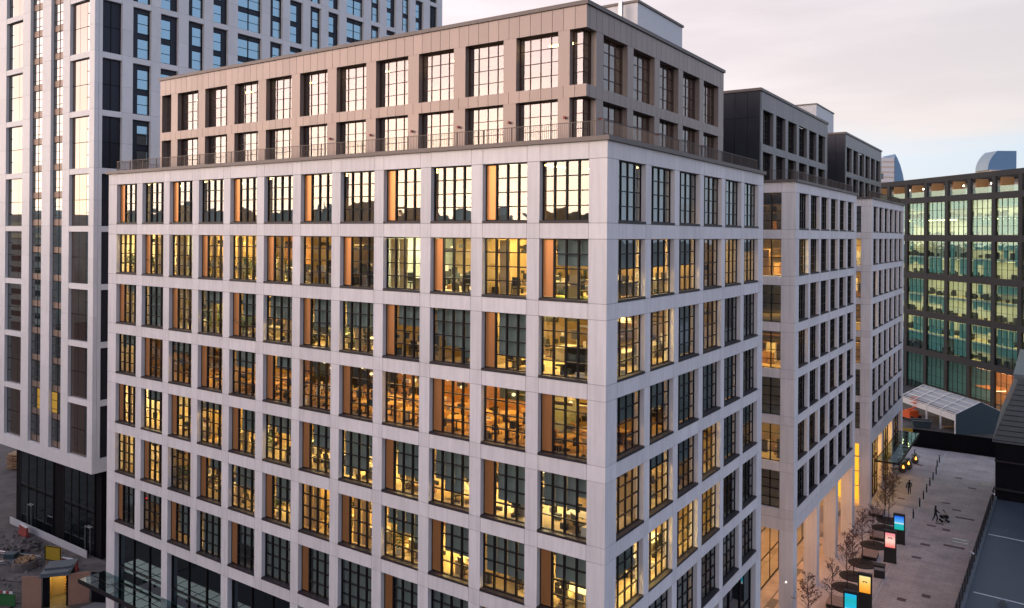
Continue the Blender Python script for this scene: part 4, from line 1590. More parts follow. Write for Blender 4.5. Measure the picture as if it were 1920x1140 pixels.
q.build('rim', 'steel', sk)
pb = thing('sheet_stack', 'low pale stack of boards lying on the yard by the marquee', 'board stack', (2.9, 116.5, 0), R(30))
for i in range(4):
    link('board', boxmesh(2.2, 1.1, .06, 'timber'), pb, (random.random() * .1, random.random() * .1, i * .07))
ym = thing('orange_barrier', 'orange lit warning barrier line behind the green glass canopy', 'barrier', (-3.4, 109.5, 0), R(-12))
for i in range(3):
    link('board', boxmesh(1.5, .06, .5, 'yellow_paint'), ym, (i * 1.6, 0, .4))
    link('foot', boxmesh(.1, .6, .4, 'orange_machine'), ym, (i * 1.6 + .7, -.3, 0))

# ------------------------------------------------------------------ black sheds at the right
sh = thing('flat_roof_shed', 'low shed with dark blue-grey felt roof and white seams beside the railing', 'shed', (12.1, 20, 0))
q = MB()
q.prism([(-0.4, 0), (30, 0), (30, 45.9), (.55, 45.9)], -.1, 4.0)
q.build('wall', 'black_wall', sh)
q = MB()
q.prism([(-.12, .3), (30, .3), (30, 45.6), (.8, 45.6)], 4.002, 4.03)
q.build('roof', 'roof_felt', sh)
for y_ in (4.5, 18.4, 33.3):
    link('roof_seam', boxmesh(20, .11, .03, 'white_line'), sh, (.3 + y_ * .012, y_, 4.032), R(-3))
q = MB()
for i in range(46):
    pass
q.prism([(-.42, 0), (-.12, 0), (.8, 45.9), (.5, 45.9)], 4.004, 4.22)
q.build('roof_kerb', 'grey_metal', sh)
for (x_, y_, w_) in ((7, 24, 1.6), (2.3, 16.9, .5), (9, 9.5, 1.2)):
    q = MB()
    q.box(0, w_, 0, w_ * .8, 0, .35)
    q.prism([(.08, .08), (w_ - .08, .08), (w_ - .08, w_ * .8 - .08), (.08, w_ * .8 - .08)], .35, .45)
    q.build('roof_vent', 'grey_metal', sh, (x_, y_, 4.03))
q = MB()
q.box(0, 3.6, 0, 1.9, 0, .9)
q.box(.3, 2.4, .2, 1.7, .9, 1.3)
q.build('roof_unit', 'roof_felt', sh, (4.2, 33.9, 4.03), R(4))
rl = thing('railing', 'dark iron railing along the shed roof edge above the paved road', 'railing', (11.75, 20, 4.2))
for i in range(26):
    x_ = i * 1.77 * .0204
    link('railing_panel', boxmesh(.05, 1.1, 1.1, 'dark_iron'), rl, (x_ - .05, i * 1.77, .03))
    link('railing_post', boxmesh(.07, .07, 1.3, 'dark_iron'), rl, (x_ - .06, i * 1.77 - .2, 0))
q = MB()
q.tube((-.02, -.3, 1.25), (.9, 45.4, 1.25), .03, n=5)
q.build('handrail', 'dark_iron', rl)
for n_, (x_, y_) in enumerate(((12.0, 42.6), (12.55, 61.5))):
    fp = thing('floodlight_post', ('grey post with twin floodlight bars, nearer of two on the railing', 'grey post with twin floodlight bars beside the tall black shed')[n_], 'floodlight', (x_, y_, 4.2))
    q = MB()
    q.tube((0, 0, 0), (0, 0, 2.3), .06, .045, n=8)
    q.tube((0, 0, 1.6), (.25, .1, 1.45), .03, n=5)
    q.build('pole', 'steel', fp)
    for z in (2.05, 2.3):
        link('lamp_head', boxmesh(1.25, .22, .09, 'steel'), fp, (-1.25, -.11, z))
    q = MB()
    q.lathe([(.03, -.08), (.08, -.02), (.08, .05), (.02, .08)], 8)
    q.build('camera_globe', 'white_paint', fp, (.3, .1, 1.4))
tb = thing('black_shed', 'tall black shed with a grey ribbed metal roof, at the right edge', 'shed', (12.7, 66.0, 0))
q = MB()
q.box(0, 24, 0, 22, 0, 10.1)
q.build('wall', 'black_wall', tb)
q = MB()
q.box(-.06, 24, -.3, -.02, 5.0, 5.2)
q.box(-.06, 24, -.3, -.02, 8.0, 8.15)
q.build('girt', 'dark_iron', tb)
for i in range(9):
    xa, xb = -.35 + 0, 24
    # sloped ribbed roof sheets rising away from the road
    q = MB()
    y0, y1 = -.3 + i * 2.5, -.3 + (i + 1) * 2.5 - .03
    for j in range(6):
        ta, tb_ = j / 6, (j + 1) / 6
        sa, sb = -.3 + 2.4 * ta, -.3 + 2.4 * tb_
        za, zb = 10.1 + 7.0 * ta, 10.1 + 7.0 * tb_
        q.quad([(sa, y0, za + .05), (sb, y0, zb - .05), (sb, y1, zb - .05), (sa, y1, za + .05)])
        q.quad([(sb, y0, zb - .05), (sb + .02, y0, zb + .05), (sb + .02, y1, zb + .05), (sb, y1, zb - .05)])
    q.build('roof_sheet', 'grey_metal', tb)
q = MB()
q.quad([(-.3, -.31, 10.1), (24, -.31, 10.1), (24, -.31, 17.1), (2.1, -.31, 17.1)])
q.build('gable', 'grey_metal', tb)
for i in range(12):
    za = 10.3 + i * .56
    xa = -.3 + 2.4 * (i * .56 + .2) / 7 + .05
    link('gable_rib', boxmesh(24 - xa, .05, .07, 'dark_iron'), tb, (xa, -.37, za))
link('ridge_cap', boxmesh(22.5, 23, .5, 'grey_metal'), tb, (1.6, -.6, 17.1))
link('ridge_upstand', boxmesh(21.5, 21, .7, 'dark_iron'), tb, (2.0, .2, 16.5))

# ------------------------------------------------------------------ plaza furniture
def sapling_mesh(seed, h):
    rnd = random.Random(seed)
    tr, lf = MB(), MB()
    p = Vector((0, 0, 0))
    pts = [p.copy()]
    n = 9
    for i in range(n):
        p = p + Vector((rnd.uniform(-.05, .05), rnd.uniform(-.05, .05), h / n))
        pts.append(p.copy())
    for i in range(n):
        tr.tube(pts[i], pts[i + 1], .05 * (1 - i / (n + 1)) + .008, .05 * (1 - (i + 1) / (n + 1)) + .008, n=6, caps=False)
    for i in range(46):
        t = rnd.uniform(.28, .97)
        k = int(t * n)
        base = pts[k].lerp(pts[min(n, k + 1)], t * n - k)
        L = (1.15 - t) * h * .30 + .15
        a = rnd.uniform(0, 6.283)
        d = Vector((math.cos(a), math.sin(a), rnd.uniform(.55, 1.1))).normalized()
        mid = base + d * L * .55
        end = base + d * L + Vector((0, 0, .12))
        tr.tube(base, mid, .014, .01, n=4, caps=False)
        tr.tube(mid, end, .01, .004, n=4, caps=False)
        for s in range(3):
            b0 = base.lerp(end, rnd.uniform(.35, .95))
            d2 = (d + Vector((rnd.uniform(-.8, .8), rnd.uniform(-.8, .8), rnd.uniform(-.1, .6)))).normalized()
            e2 = b0 + d2 * L * rnd.uniform(.25, .5)
            tr.tube(b0, e2, .007, .003, n=3, caps=False)
            for l in range(rnd.choice((1, 2, 3, 4))):
                c = b0.lerp(e2, rnd.uniform(.2, 1.05)) + Vector((rnd.uniform(-.05, .05), rnd.uniform(-.05, .05), rnd.uniform(-.06, .03)))
                u = Vector((rnd.uniform(-1, 1), rnd.uniform(-1, 1), rnd.uniform(-1, .4))).normalized()
                w = u.orthogonal().normalized() * .045
                u = u * .085
                lf.quad([c - u, c + w, c + u, c - w])
    return tr.mesh('trunk', 'bark'), lf.mesh('crown', 'dry_leaf')


TREES = [(2.30, 37.2, 'slender bare sapling nearest the bottom edge, its trunk beside the slatted bench'),
         (1.2, 33.4, 'bare sapling cut by the bottom edge next to the first tall column'),
         (2.38, 43.0, 'sapling in the dark round grille beside the yellow screen totem'),
         (2.36, 46.0, 'sapling with dry leaves in the second round grille behind the yellow totem'),
         (2.45, 49.6, 'sapling in the fully visible round grille next to the litter bin'),
         (2.50, 55.2, 'sapling in the round grille between two slatted benches'),
         (2.60, 61.0, 'sapling in the round grille behind the pink screen totem'),
         (2.60, 63.9, 'sapling in the round grille behind the blue screen totem'),
         (1.3, 69.5, 'bare sapling by the corner of the farthest white block'),
         (1.9, 71.5, 'small bare sapling farthest along the row, near the walking person')]
variants = [sapling_mesh(11, 4.9), sapling_mesh(23, 4.6), sapling_mesh(31, 5.2), sapling_mesh(47, 4.7)]
for i, (x, y, lab) in enumerate(TREES):
    t = thing('sapling_tree', lab, 'tree', (x, y, 0.0), random.uniform(0, 6), 'saplings in a row along the plaza')
    s = random.uniform(.9, 1.08)
    t.scale = (s, s, s)
    tm, lm_ = variants[i % 4]
    link('trunk', tm, t)
    link('crown', lm_, t)
    if i in (2, 3, 4, 5, 6, 7):
        gdx = thing('tree_grille', lab.replace('sapling', 'dark round iron grille under the sapling', 1).replace(' with dry leaves', '').replace('in the dark round grille ', '').replace('in the second round grille ', '').replace('in the fully visible round grille ', '').replace('in the round grille ', ''),
                    'tree grille', (x, y, 0.004), 0, 'round tree grilles')
        q = MB()
        q.lathe([(1.28, 0), (1.30, .03), (1.27, .06), (1.22, .06), (.36, .05), (.34, .02)], 36)
        q.build('rim', 'dark_iron', gdx)
        for a in range(18):
            th = a * math.pi / 9
            link('rib', boxmesh(.85, .03, .015, 'bark'), gdx, (.36 * math.cos(th), .36 * math.sin(th), .058), th)
bench_labels = [(2.3, 39.0, 'slatted wooden bench block by the near sapling, left of the cyan totem'), (2.75, 51.9, 'slatted wooden bench block beside the pink screen totem'),
                (2.5, 57.8, 'slatted wooden bench block behind the pink screen totem'), (1.1, 65.4, 'slatted wooden bench block farthest along the plaza')]
for x, y, lab in bench_labels:
    t = thing('bench', lab, 'bench', (x, y, 0), R(2), 'slatted bench blocks')
    q = MB()
    q.box(-.68, .68, -1.0, 1.0, 0.02, .34)
    q.build('base', 'dark_iron', t)
    for i in range(8):
        link('slat', boxmesh(1.44, .225, .07, 'bench_wood'), t, (-.72, -1.0 + i * .25, .345))
t = thing('litter_bin', 'black litter bin with bent front between the yellow and pink totems', 'litter bin', (4.35, 47.3, 0), R(8))
q = MB()
q.prism([(-.45, -.3), (.45, -.3), (.5, .3), (-.4, .3)], 0.0, 1.15)
q.build('body', 'black_plastic', t)
q = MB()
q.box(-.43, .43, -.33, -.29, .75, 1.0)
q.build('slot', 'steel', t)
q = MB()
q.prism([(-.5, -.36), (.5, -.36), (.56, .36), (-.46, .36)], 1.16, 1.22)
q.build('lid', 'black_plastic', t)


def logo_mesh():
    q = MB()
    q.box(-.17, .17, -.004, 0, -.03, .035)
    q.box(-.17, -.09, -.004, 0, -.075, -.03)
    q.box(.09, .17, -.004, 0, -.075, -.03)
    return q.mesh('logo', 'black_plastic')


lg = logo_mesh()
for (x, y, sc_, lab, logo) in [(4.6, 57.3, 'screen_blue', 'black totem with a blue green screen, farthest of the four', False), (4.62, 51.6, 'screen_pink', 'black totem with a pink screen beside the slatted bench', True),
                               (4.5, 39.5, 'screen_yellow', 'black totem with a yellow orange screen in front of the round grilles', True), (4.2, 35.2, 'screen_cyan', 'black totem with a cyan screen at the bottom edge', False)]:
    t = thing('screen_totem', lab, 'totem', (x, y, 0), R(6), 'screen totems along the plaza')
    q = MB()
    q.box(-.56, .56, -.16, .16, 0, 3.15)
    q.box(-.6, .6, -.2, .2, 0, .05)
    q.build('body', 'black_plastic', t)
    s = link('screen', boxmesh(.88, .02, 1.42, sc_), t, (-.44, -.185, 1.52))
    q = MB()
    for (a, c, za, zb) in ((-.48, -.445, 1.48, 2.98), (.445, .48, 1.48, 2.98), (-.445, .445, 1.48, 1.515), (-.445, .445, 2.945, 2.98)):
        q.box(a, c, -.2, -.161, za, zb)
    q.build('bezel', 'frame', t)
    if logo:
        link('logo', lg, s, (.44, -.004, .95))
BOL = [(4.91, 66.4), (4.97, 71.2), (4.99, 74.4), (4.97, 77.6), (4.98, 80.7), (5.02, 83.7), (5.04, 86.9), (4.75, 90.8), (4.75, 93.4), (1.45, 94.6)]
ordn = ['nearest', 'second nearest', 'third nearest', 'fourth nearest', 'fifth nearest', 'sixth nearest', 'seventh nearest', 'eighth nearest', 'farthest']
for i, (x, y) in enumerate(BOL):
    lab = f'thin black bollard, {ordn[i]} in the row along the kerb' if i < 9 else 'single black bollard standing apart below the green canopy'
    t = thing('bollard', lab, 'bollard', (x - .15, y, 0), 0, 'black bollards along the kerb')
    q = MB()
    q.lathe([(.075, 0), (.075, 1.02), (.06, 1.06), (.02, 1.07)], 10)
    q.build('post', 'dark_iron', t)
    q = MB()
    q.lathe([(.079, .86), (.079, .92)], 10)
    q.build('band', 'steel', t)
# planters with fire-lit plants under the canopy
for (x, y, lab, r) in [(1.35, 87.3, 'larger round planter glowing orange under the green canopy', .62), (1.0, 85.2, 'round planter nearer the walking person under the canopy edge', .55), (1.8, 91.0, 'small round planter at the far corner of the canopy', .5)]:
    t = thing('planter', lab, 'planter', (x, y, 0))
    q = MB()
    q.lathe([(r * .55, 0), (r * .95, r * .5), (r, r), (r * .82, r * 1.45), (r * .75, r * 1.45), (r * .7, r * 1.3)], 16)
    q.build('pot', 'planter_clay', t, smooth=True)
    q = MB()
    rr = random.Random(3)
    for i in range(120):
        a, e = rr.uniform(0, 6.28), rr.uniform(.2, 1.5)
        d = Vector((math.cos(a) * math.cos(e), math.sin(a) * math.cos(e), math.sin(e)))
        c = Vector((0, 0, r * 1.35)) + d * rr.uniform(.15, .75)
        w = d.orthogonal().normalized() * .05
        q.quad([c - d * .1, c + w, c + d * .1, c - w])
    q.build('leaves', 'leaf_green', t)
    q = MB()
    q.lathe([(.09, 0), (.13, .1), (.08, .25), (.02, .42)], 8)
    q.build('flame_lamp', 'flame', t, (r * .3, -r * .75, r * 1.25))


def person(name, label, cat, loc, rz, joints, edges_, mats, group=None):
    """one continuous skinned body grown over a posed skeleton"""
    t = thing(name, label, cat, loc, rz, group)
    me = bpy.data.meshes.new('body')
    me.from_pydata([j[:3] for j in joints], edges_, [])
    me.materials.append(M[mats])
    o = link('body', me, t)
    o.modifiers.new('skin', 'SKIN')
    for i, j in enumerate(joints):
        v = me.skin_vertices[0].data[i]
        v.radius = (j[3], j[3] * (j[4] if len(j) > 4 else 1))
    me.skin_vertices[0].data[0].use_root = True
    sb = o.modifiers.new('sub', 'SUBSURF')
    sb.levels = sb.render_levels = 1
    return t


J = [(0, 0, .98, .15, .8), (0, 0, 1.2, .14, .8), (0, 0, 1.42, .17, .7), (0, 0, 1.52, .07), (0, .02, 1.66, .105), (0, .02, 1.76, .07),
     (.1, 0, .93, .1), (.11, .18, .5, .075), (.11, .06, .08, .05), (.11, .2, .04, .04), (-.1, 0, .93, .1), (-.11, -.08, .5, .075), (-.11, -.3, .12, .05), (-.11, -.2, .05, .04),
     (.2, 0, 1.42, .07), (.26, -.06, 1.14, .055), (.25, .12, .92, .042), (-.2, 0, 1.42, .07), (-.27, .05, 1.14, .055), (-.27, .1, .9, .042)]
Ed = [(0, 1), (1, 2), (2, 3), (3, 4), (4, 5), (0, 6), (6, 7), (7, 8), (8, 9), (0, 10), (10, 11), (11, 12), (12, 13), (2, 14), (14, 15), (15, 16), (2, 17), (17, 18), (18, 19)]
w1 = person('person', 'person in dark clothes walking on the plaza with a bag', 'person', (3.14, 75.5, 0), R(8), J, Ed, 'coat')
q = MB()
q.lathe([(.02, 1.62), (.095, 1.64), (.115, 1.70), (.09, 1.77), (.02, 1.79)], 10)
q.build('hair', 'black_plastic', w1, (0, .0, .02), smooth=True)
bg = thing('shoulder_bag', 'grey shoulder bag carried by the walking person', 'bag', (2.83, 75.45, .78), R(8))
q = MB()
q.prism([(-.07, -.2), (.07, -.2), (.09, 0), (.07, .2), (-.07, .2), (-.09, 0)], 0, .36)
q.build('body', 'bag', bg)
q = MB()
q.tube((0, -.15, .34), (.07, -.02, .66), .015, n=5)
q.tube((0, .15, .34), (.07, .02, .66), .015, n=5)
q.build('strap', 'bag', bg)
J2 = [(a[0], a[1], *a[2:]) for a in J]
J2[15], J2[16] = (.24, .12, 1.16, .055), (.2, .42, 1.05, .042)
J2[18], J2[19] = (-.24, .12, 1.16, .055), (-.2, .42, 1.05, .042)
w2 = person('person', 'person in dark clothes pushing a pram along the paved road', 'person', (6.95, 66.9, -.02), R(-62), J2, Ed, 'coat')
q = MB()
q.lathe([(.02, 1.62), (.095, 1.64), (.115, 1.70), (.09, 1.77), (.02, 1.79)], 10)
q.build('hair', 'black_plastic', w2, (0, .0, .02), smooth=True)
pm = thing('pram', 'dark pram pushed along the paved road', 'pram', (6.95 + .93 * .88, 66.9 + .93 * .47, -.02), R(-62))
q = MB()
q.prism([(-.22, -.4), (.22, -.4), (.24, .4), (-.24, .4)], .45, .72)
q.build('seat', 'coat', pm)
q = MB()
for i in range(6):
    a0, a1 = math.pi * i / 10, math.pi * (i + 1) / 10
    q.quad([(-.24, .4 - .45 * math.sin(a0), .7 + .45 * math.sin(a0) * .6 + .1 * i * .6), (.24, .4 - .45 * math.sin(a0), .7 + .45 * math.sin(a0) * .6 + .1 * i * .6),
            (.24, .4 - .45 * math.sin(a1), .7 + .45 * math.sin(a1) * .6 + .1 * (i + 1) * .6), (-.24, .4 - .45 * math.sin(a1), .7 + .45 * math.sin(a1) * .6 + .1 * (i + 1) * .6)])
q.build('hood', 'coat', pm)
q = MB()
for sx in (-.24, .24):
    q.tube((sx, -.62, 1.05), (sx, .35, .2), .018, n=5)
    q.tube((sx, -.35, .2), (sx, .1, .5), .018, n=5)
q.tube((-.24, -.62, 1.05), (.24, -.62, 1.05), .02, n=5)
q.build('frame', 'steel', pm)
for sx in (-.26, .26):
    for sy in (-.35, .35):
        q = MB()
        q.tube((sx - .02, sy, .14), (sx + .02, sy, .14), .14, n=12)
        q.build('wheel', 'black_plastic', pm)

# ------------------------------------------------------------------ building site at the left
def hoard_run(label, p, qv, n, h, mat, name='site_hoarding'):
    p, qv = Vector((*p, 0)), Vector((*qv, 0))
    L = (qv - p).length
    t = thing(name, label, 'hoarding', p, math.atan2(qv.y - p.y, qv.x - p.x))
    for i in range(n):
        link('board', boxmesh(L / n - .02, .05, h, mat), t, (i * L / n, 0, -.03))
        link('post', boxmesh(.09, .09, h - .1, 'dark_iron'), t, (i * L / n, .055, -.03))
    return t


hoard_run('brown site boards to the right of the lit site doorway', (-51.80, 0.75), (-50.9, 2.1), 1, 2.7, 'terracotta_board')
hoard_run('brown site boards to the left of the lit site doorway', (-54.5, -1.75), (-53.05, -.85), 1, 2.7, 'terracotta_board')
hoard_run('black site boards between the lit doorway and the grid block', (-50.8, 2.2), (-46.2, 4.6), 3, 2.6, 'black_wall')
hoard_run('pale low site boards along the foot of the tower', (-76.5, 6.7), (-60.3, 6.7), 8, .75, 'plant_white')
hut = thing('site_hut', 'site entrance hut with grey lid roof and glowing yellow doorway', 'hut', (-52.95, -.70, 0), R(51))
piece('wall', hut, -.1, .0, 0, 2.6, 0, 2.7, 'black_wall')
piece('wall', hut, 1.7, 1.8, 0, 2.6, 0, 2.7, 'black_wall')
piece('wall', hut, 0.0, 1.7, 2.5, 2.6, 0, 2.7, 'inner_wall')
piece('inner_wall', hut, 0.02, .06, .1, 2.5, 0, 2.6, 'inner_wall')
q = MB()
q.prism([(-.3, -.4), (2.0, -.4), (2.0, 2.9), (-.3, 2.9)], 2.71, 2.85)
q.box(-.2, 1.9, -.3, .3, 2.86, 3.0)
q.box(-.2, 1.9, .9, 1.5, 2.86, 3.0)
q.build('roof', 'grey_metal', hut)
piece('door_light', hut, .3, 1.5, .3, 2.2, 2.62, 2.68, 'light_door')
piece('door_panel', hut, 0.0, .45, .0, .06, 0, 2.6, 'black_wall')
for i in range(9):
    link('shelf', boxmesh(.6, .35, .04, 'timber'), hut, (1.05, 2.1, .3 + i * .25))
sg = thing('site_sign', 'yellow site sign board standing behind the entrance hut', 'sign', (-60.0, 3.4, 0), R(18))
q = MB()
q.box(-.95, .95, -.03, .03, .95, 2.3)
q.build('board', 'yellow_paint', sg)
q = MB()
for (a, c, za, zb) in ((-.95, -.87, .95, 2.3), (.87, .95, .95, 2.3), (-.87, .87, .95, 1.02), (-.87, .87, 2.23, 2.3)):
    q.box(a, c, -.06, -.031, za, zb)
q.build('border', 'frame', sg)
for sx in (-.8, .75):
    link('leg', boxmesh(.06, .06, .95, 'timber'), sg, (sx, 0, 0))
for (x, y, rz, lab) in ((-59.0, 4.4, 15, 'red plastic barrier behind the yellow site sign'), (-71.5, 5.9, -5, 'red plastic barrier at the far end of the site boards')):
    t = thing('plastic_barrier', lab, 'barrier', (x, y, 0), R(rz))
    q = MB()
    q.prism([(-1.0, -.2), (1.0, -.2), (1.0, .2), (-1.0, .2)], 0, .25)
    q.prism([(-1.0, -.1), (1.0, -.1), (1.0, .1), (-1.0, .1)], .25, 1.0)
    q.build('body', 'red_plastic', t)
    link('cap', boxmesh(1.9, .24, .06, 'white_paint'), t, (-.95, -.12, 1.0))
t = thing('road_barrier', 'green panel with red and white striped bar at the lower left', 'barrier', (-56.2, -2.6, 0), R(25))
q = MB()
q.box(-1.3, 1.3, -.03, .03, .1, 1.1)
q.build('panel', 'green_board', t)
for i in range(6):
    link('stripe', boxmesh(.3, .06, .2, 'red_plastic' if i % 2 == 0 else 'white_paint'), t, (-.7 + i * .3, -.1, 1.15))
for sx in (-1.1, 1.0):
    link('foot', boxmesh(.1, .7, .1, 'dark_iron'), t, (sx, -.35, 0))
t = thing('mesh_fence', 'dark temporary mesh fence along the lower left edge', 'fence', (-61.5, -4.6, 0), R(25))
for i in range(3):
    q = MB()
    for (a, c, za, zb) in ((0, .05, 0, 2.0), (2.35, 2.4, 0, 2.0), (.05, 2.35, .1, .15), (.05, 2.35, 1.95, 2.0), (.05, 2.35, 1.0, 1.04)):
        q.box(a, c, 0, .04, za, zb)
    pnl = q.build('panel_frame', 'dark_iron', t, (i * 2.45, 0, 0))
    q = MB()
    for j in range(11):
        q.box(.05 + j * .21, .06 + j * .21, .01, .02, .15, 1.95)
    q.build('wire', 'dark_iron', pnl)['kind'] = 'stuff'
rr = random.Random(9)
t = tag(link('rubble', None, None, (-68.0, 4.3, 0)), 'pile of broken rubble and spoil on the bare site ground', 'rubble')
q = MB()
for i in range(90):
    a, d = rr.uniform(0, 6.28), abs(rr.gauss(0, 1.0))
    s = rr.uniform(.1, .4)
    m4 = Matrix.Translation((math.cos(a) * d, math.sin(a) * d, max(0, .7 - d * .35))) @ Matrix.Rotation(rr.uniform(0, 3), 4, Vector((rr.random(), rr.random(), rr.random() + .1)))
    q.box(-s, s, -s * .7, s * .7, -s * .4, s * .4, M4=m4)
o = q.build('chunks', 'rubble', t)
o['kind'] = 'stuff'
q = MB()
for i in range(500):
    x, y = rr.uniform(-78, -56), rr.uniform(-7, 6)
    s = rr.uniform(.03, .16)
    m4 = Matrix.Translation((x, y, -.02)) @ Matrix.Rotation(rr.uniform(0, 3), 4, Vector((rr.random(), rr.random(), rr.random() + .1)))
    q.box(-s, s, -s, s, -s * .5, s * .5, M4=m4)
tag(q.build('debris', 'rubble'), 'scattered stones and debris over the bare site ground', None, None, 'stuff')
t = thing('concrete_ring', 'round concrete manhole ring heaped with spoil on the bare site', 'manhole ring', (-62.9, 2.2, 0))
q = MB()
q.lathe([(1.05, 0), (1.05, .7), (.9, .7), (.9, .45), (.05, .62)], 20)
q.build('ring', 'rubble', t)
q = MB()
for i in range(26):
    a, d = rr.uniform(0, 6.28), rr.uniform(0, .75)
    s = rr.uniform(.08, .22)
    m4 = Matrix.Translation((math.cos(a) * d, math.sin(a) * d, .8)) @ Matrix.Rotation(rr.uniform(0, 3), 4, Vector((rr.random(), rr.random(), .3)))
    q.box(-s, s, -s, s, -s * .5, s * .5, M4=m4)
q.build('spoil', 'timber', t)
t = thing('site_pallet', 'grey pallet of wrapped blocks lying on the bare site ground', 'pallet', (-66.2, 1.6, 0), R(35))
for i in range(5):
    link('slat', boxmesh(1.2, .16, .04, 'timber'), t, (0, i * .21, .1))
for j in range(3):
    link('bearer', boxmesh(.1, 1.0, .1, 'timber'), t, (j * .55, 0, 0))
link('blocks', boxmesh(1.0, .85, .5, 'tarp_dark'), t, (.1, .08, .14))
for n_, (x, y, L, rz) in enumerate(((-69, 2.2, 5.5, 20), (-66.5, .2, 4.5, 55), (-71, -.6, 5.0, -15))):
    t = thing('steel_beam', ('long pale steel section lying near the site boards', 'pale steel section lying beside the rubble pile', 'pale steel section lying alone on the bare ground')[n_], 'beam', (x, y, 0), R(rz))
    q = MB()
    q.box(0, L, -.1, .1, 0, .03)
    q.box(0, L, -.015, .015, .03, .2)
    q.box(0, L, -.1, .1, .2, .23)
    q.build('section', 'steel', t)
for n_, (x, y, z) in enumerate(((-98, 15.5, 0), (-101.5, 18.2, 0))):
    t = thing('timber_stack', ('stack of brown timber boards at the far left behind the tower base', 'second stack of brown timber boards farther behind at left')[n_], 'timber stack', (x, y, z), R(30))
    for l in range(6):
        for j in range(5):
            link('timber_board', boxmesh(6.0, .38, .22, 'timber'), t, (rr.uniform(-.15, .15), j * .42, .12 + l * .34))
        for xx in (.6, 3.0, 5.2):
            link('spacer', boxmesh(.12, 2.0, .1, 'timber'), t, (xx, 0, .02 + l * .34))
t = thing('hedge_planter', 'strip of green plants beside the grid block at the site edge', 'planter', (-48.6, 4.2, 0), R(28))
piece('box', t, -1.3, 1.3, -.3, .3, 0, 2.4, 'black_wall')
q = MB()
for i in range(420):
    c = Vector((rr.uniform(-1.3, 1.3), rr.uniform(-.35, .35), 2.45 + abs(rr.gauss(0, .22))))
    d = Vector((rr.uniform(-.6, .6), rr.uniform(-.6, .6), 1)).normalized()
    w = d.orthogonal().normalized() * .05
    q.quad([c - d * .14, c + w, c + d * .14, c - w])
q.build('leaves', 'leaf_green', t)

# ------------------------------------------------------------------ things inside the lit floors of the nearest block
def desk_parts(t):
    q = MB()
    q.box(-.8, .8, -.4, .4, .70, .74)
    q.build('desk_top', 'white_top', t)
    for sx in (-.75, .7):
        link('leg', boxmesh(.05, .7, .70, 'steel'), t, (sx, -.35, 0))
    link('cable_tray', boxmesh(1.2, .2, .06, 'steel'), t, (-.6, -.1, .58))


def chair_parts(t, m1='black_plastic'):
    q = MB()
    q.prism([(-.24, -.23), (.24, -.23), (.26, .2), (-.26, .2)], .44, .51)
    q.build('seat', m1, t)
    q = MB()
    m4 = Matrix.Translation((0, .22, .58)) @ Matrix.Rotation(R(-10), 4, 'X')
    q.box(-.23, .23, 0, .05, 0, .5, M4=m4)
    q.build('backrest', m1, t)
    q = MB()
    q.tube((0, 0, .1), (0, 0, .45), .03, n=6)
    for i in range(5):
        a = i * 1.2566
        q.tube((0, 0, .1), (.3 * math.cos(a), .3 * math.sin(a), .05), .022, n=4)
    q.build('swivel_base', 'black_plastic', t)


def table_parts(t):
    q = MB()
    q.lathe([(.55, .71), (.57, .73), (.55, .75)], 18)
    q.build('table_top', 'wood_light', t)
    q = MB()
    q.lathe([(.28, 0), (.26, .03), (.04, .05), (.04, .71)], 10)
    q.build('pedestal', 'dark_iron', t)


def cafe_chair_parts(t):
    q = MB()
    q.box(-.2, .2, -.2, .2, .43, .47)
    q.build('seat', 'wood_light', t)
    q = MB()
    q.box(-.2, .2, .17, .2, .6, .85)
    q.build('backrest', 'wood_light', t)
    for sx in (-.18, .15):
        for sy in (-.18, .15):
            link('leg', boxmesh(.03, .03, .43, 'wood_light'), t, (sx, sy, 0))


def monitor_parts(t):
    link('screen', boxmesh(.56, .03, .34, 'black_plastic'), t, (-.28, 0, .14))
    link('stand', boxmesh(.2, .14, .14, 'black_plastic'), t, (-.1, -.02, 0))


def plant_parts(t):
    q = MB()
    q.lathe([(.16, 0), (.22, .4), (.19, .4)], 12)
    q.build('pot', 'white_top', t)
    q = MB()
    r5 = random.Random(5)
    for i in range(160):
        c = Vector((r5.gauss(0, .28), r5.gauss(0, .28), .75 + r5.gauss(.3, .32)))
        d = Vector((r5.uniform(-1, 1), r5.uniform(-1, 1), r5.uniform(-.3, 1))).normalized()
        w = d.orthogonal().normalized() * .06
        q.quad([c - d * .15, c + w, c + d * .15, c - w])
    q.build('leaves', 'leaf_green', t)


def cabinet_parts(t):
    q = MB()
    q.box(-.5, .5, -.2, .2, .05, 1.35)
    q.build('body', 'navy_clad', t)
    for z in (.1, .52, .94):
        link('drawer', boxmesh(.92, .02, .38, 'frame'), t, (-.46, -.22, z))


PROTO = {}
FLOORS = {1: 'second', 2: 'third', 3: 'fourth', 4: 'fifth', 5: 'sixth'}
GRP = {'desk': ('office_desk', 'white office desk behind {} window row, {}', 'desk', desk_parts),
       'chair': ('office_chair', 'dark swivel chair behind {} window row, {}', 'chair', chair_parts),
       'table': ('round_table', 'round cafe table behind {} window row, {}', 'table', table_parts),
       'cafe': ('cafe_chair', 'wooden cafe chair behind {} window row, {}', 'chair', cafe_chair_parts),
       'monitor': ('monitor', 'black monitor behind {} window row, {}', 'monitor', monitor_parts),
       'plant': ('potted_plant', 'leafy potted plant behind {} window row, {}', 'plant', plant_parts),
       'cabinet': ('cabinet', 'dark office cabinet behind {} window row, {}', 'cabinet', cabinet_parts)}


ORD = ['first', 'second', 'third', 'fourth', 'fifth', 'sixth', 'seventh', 'eighth', 'ninth', 'tenth', 'eleventh', 'twelfth']


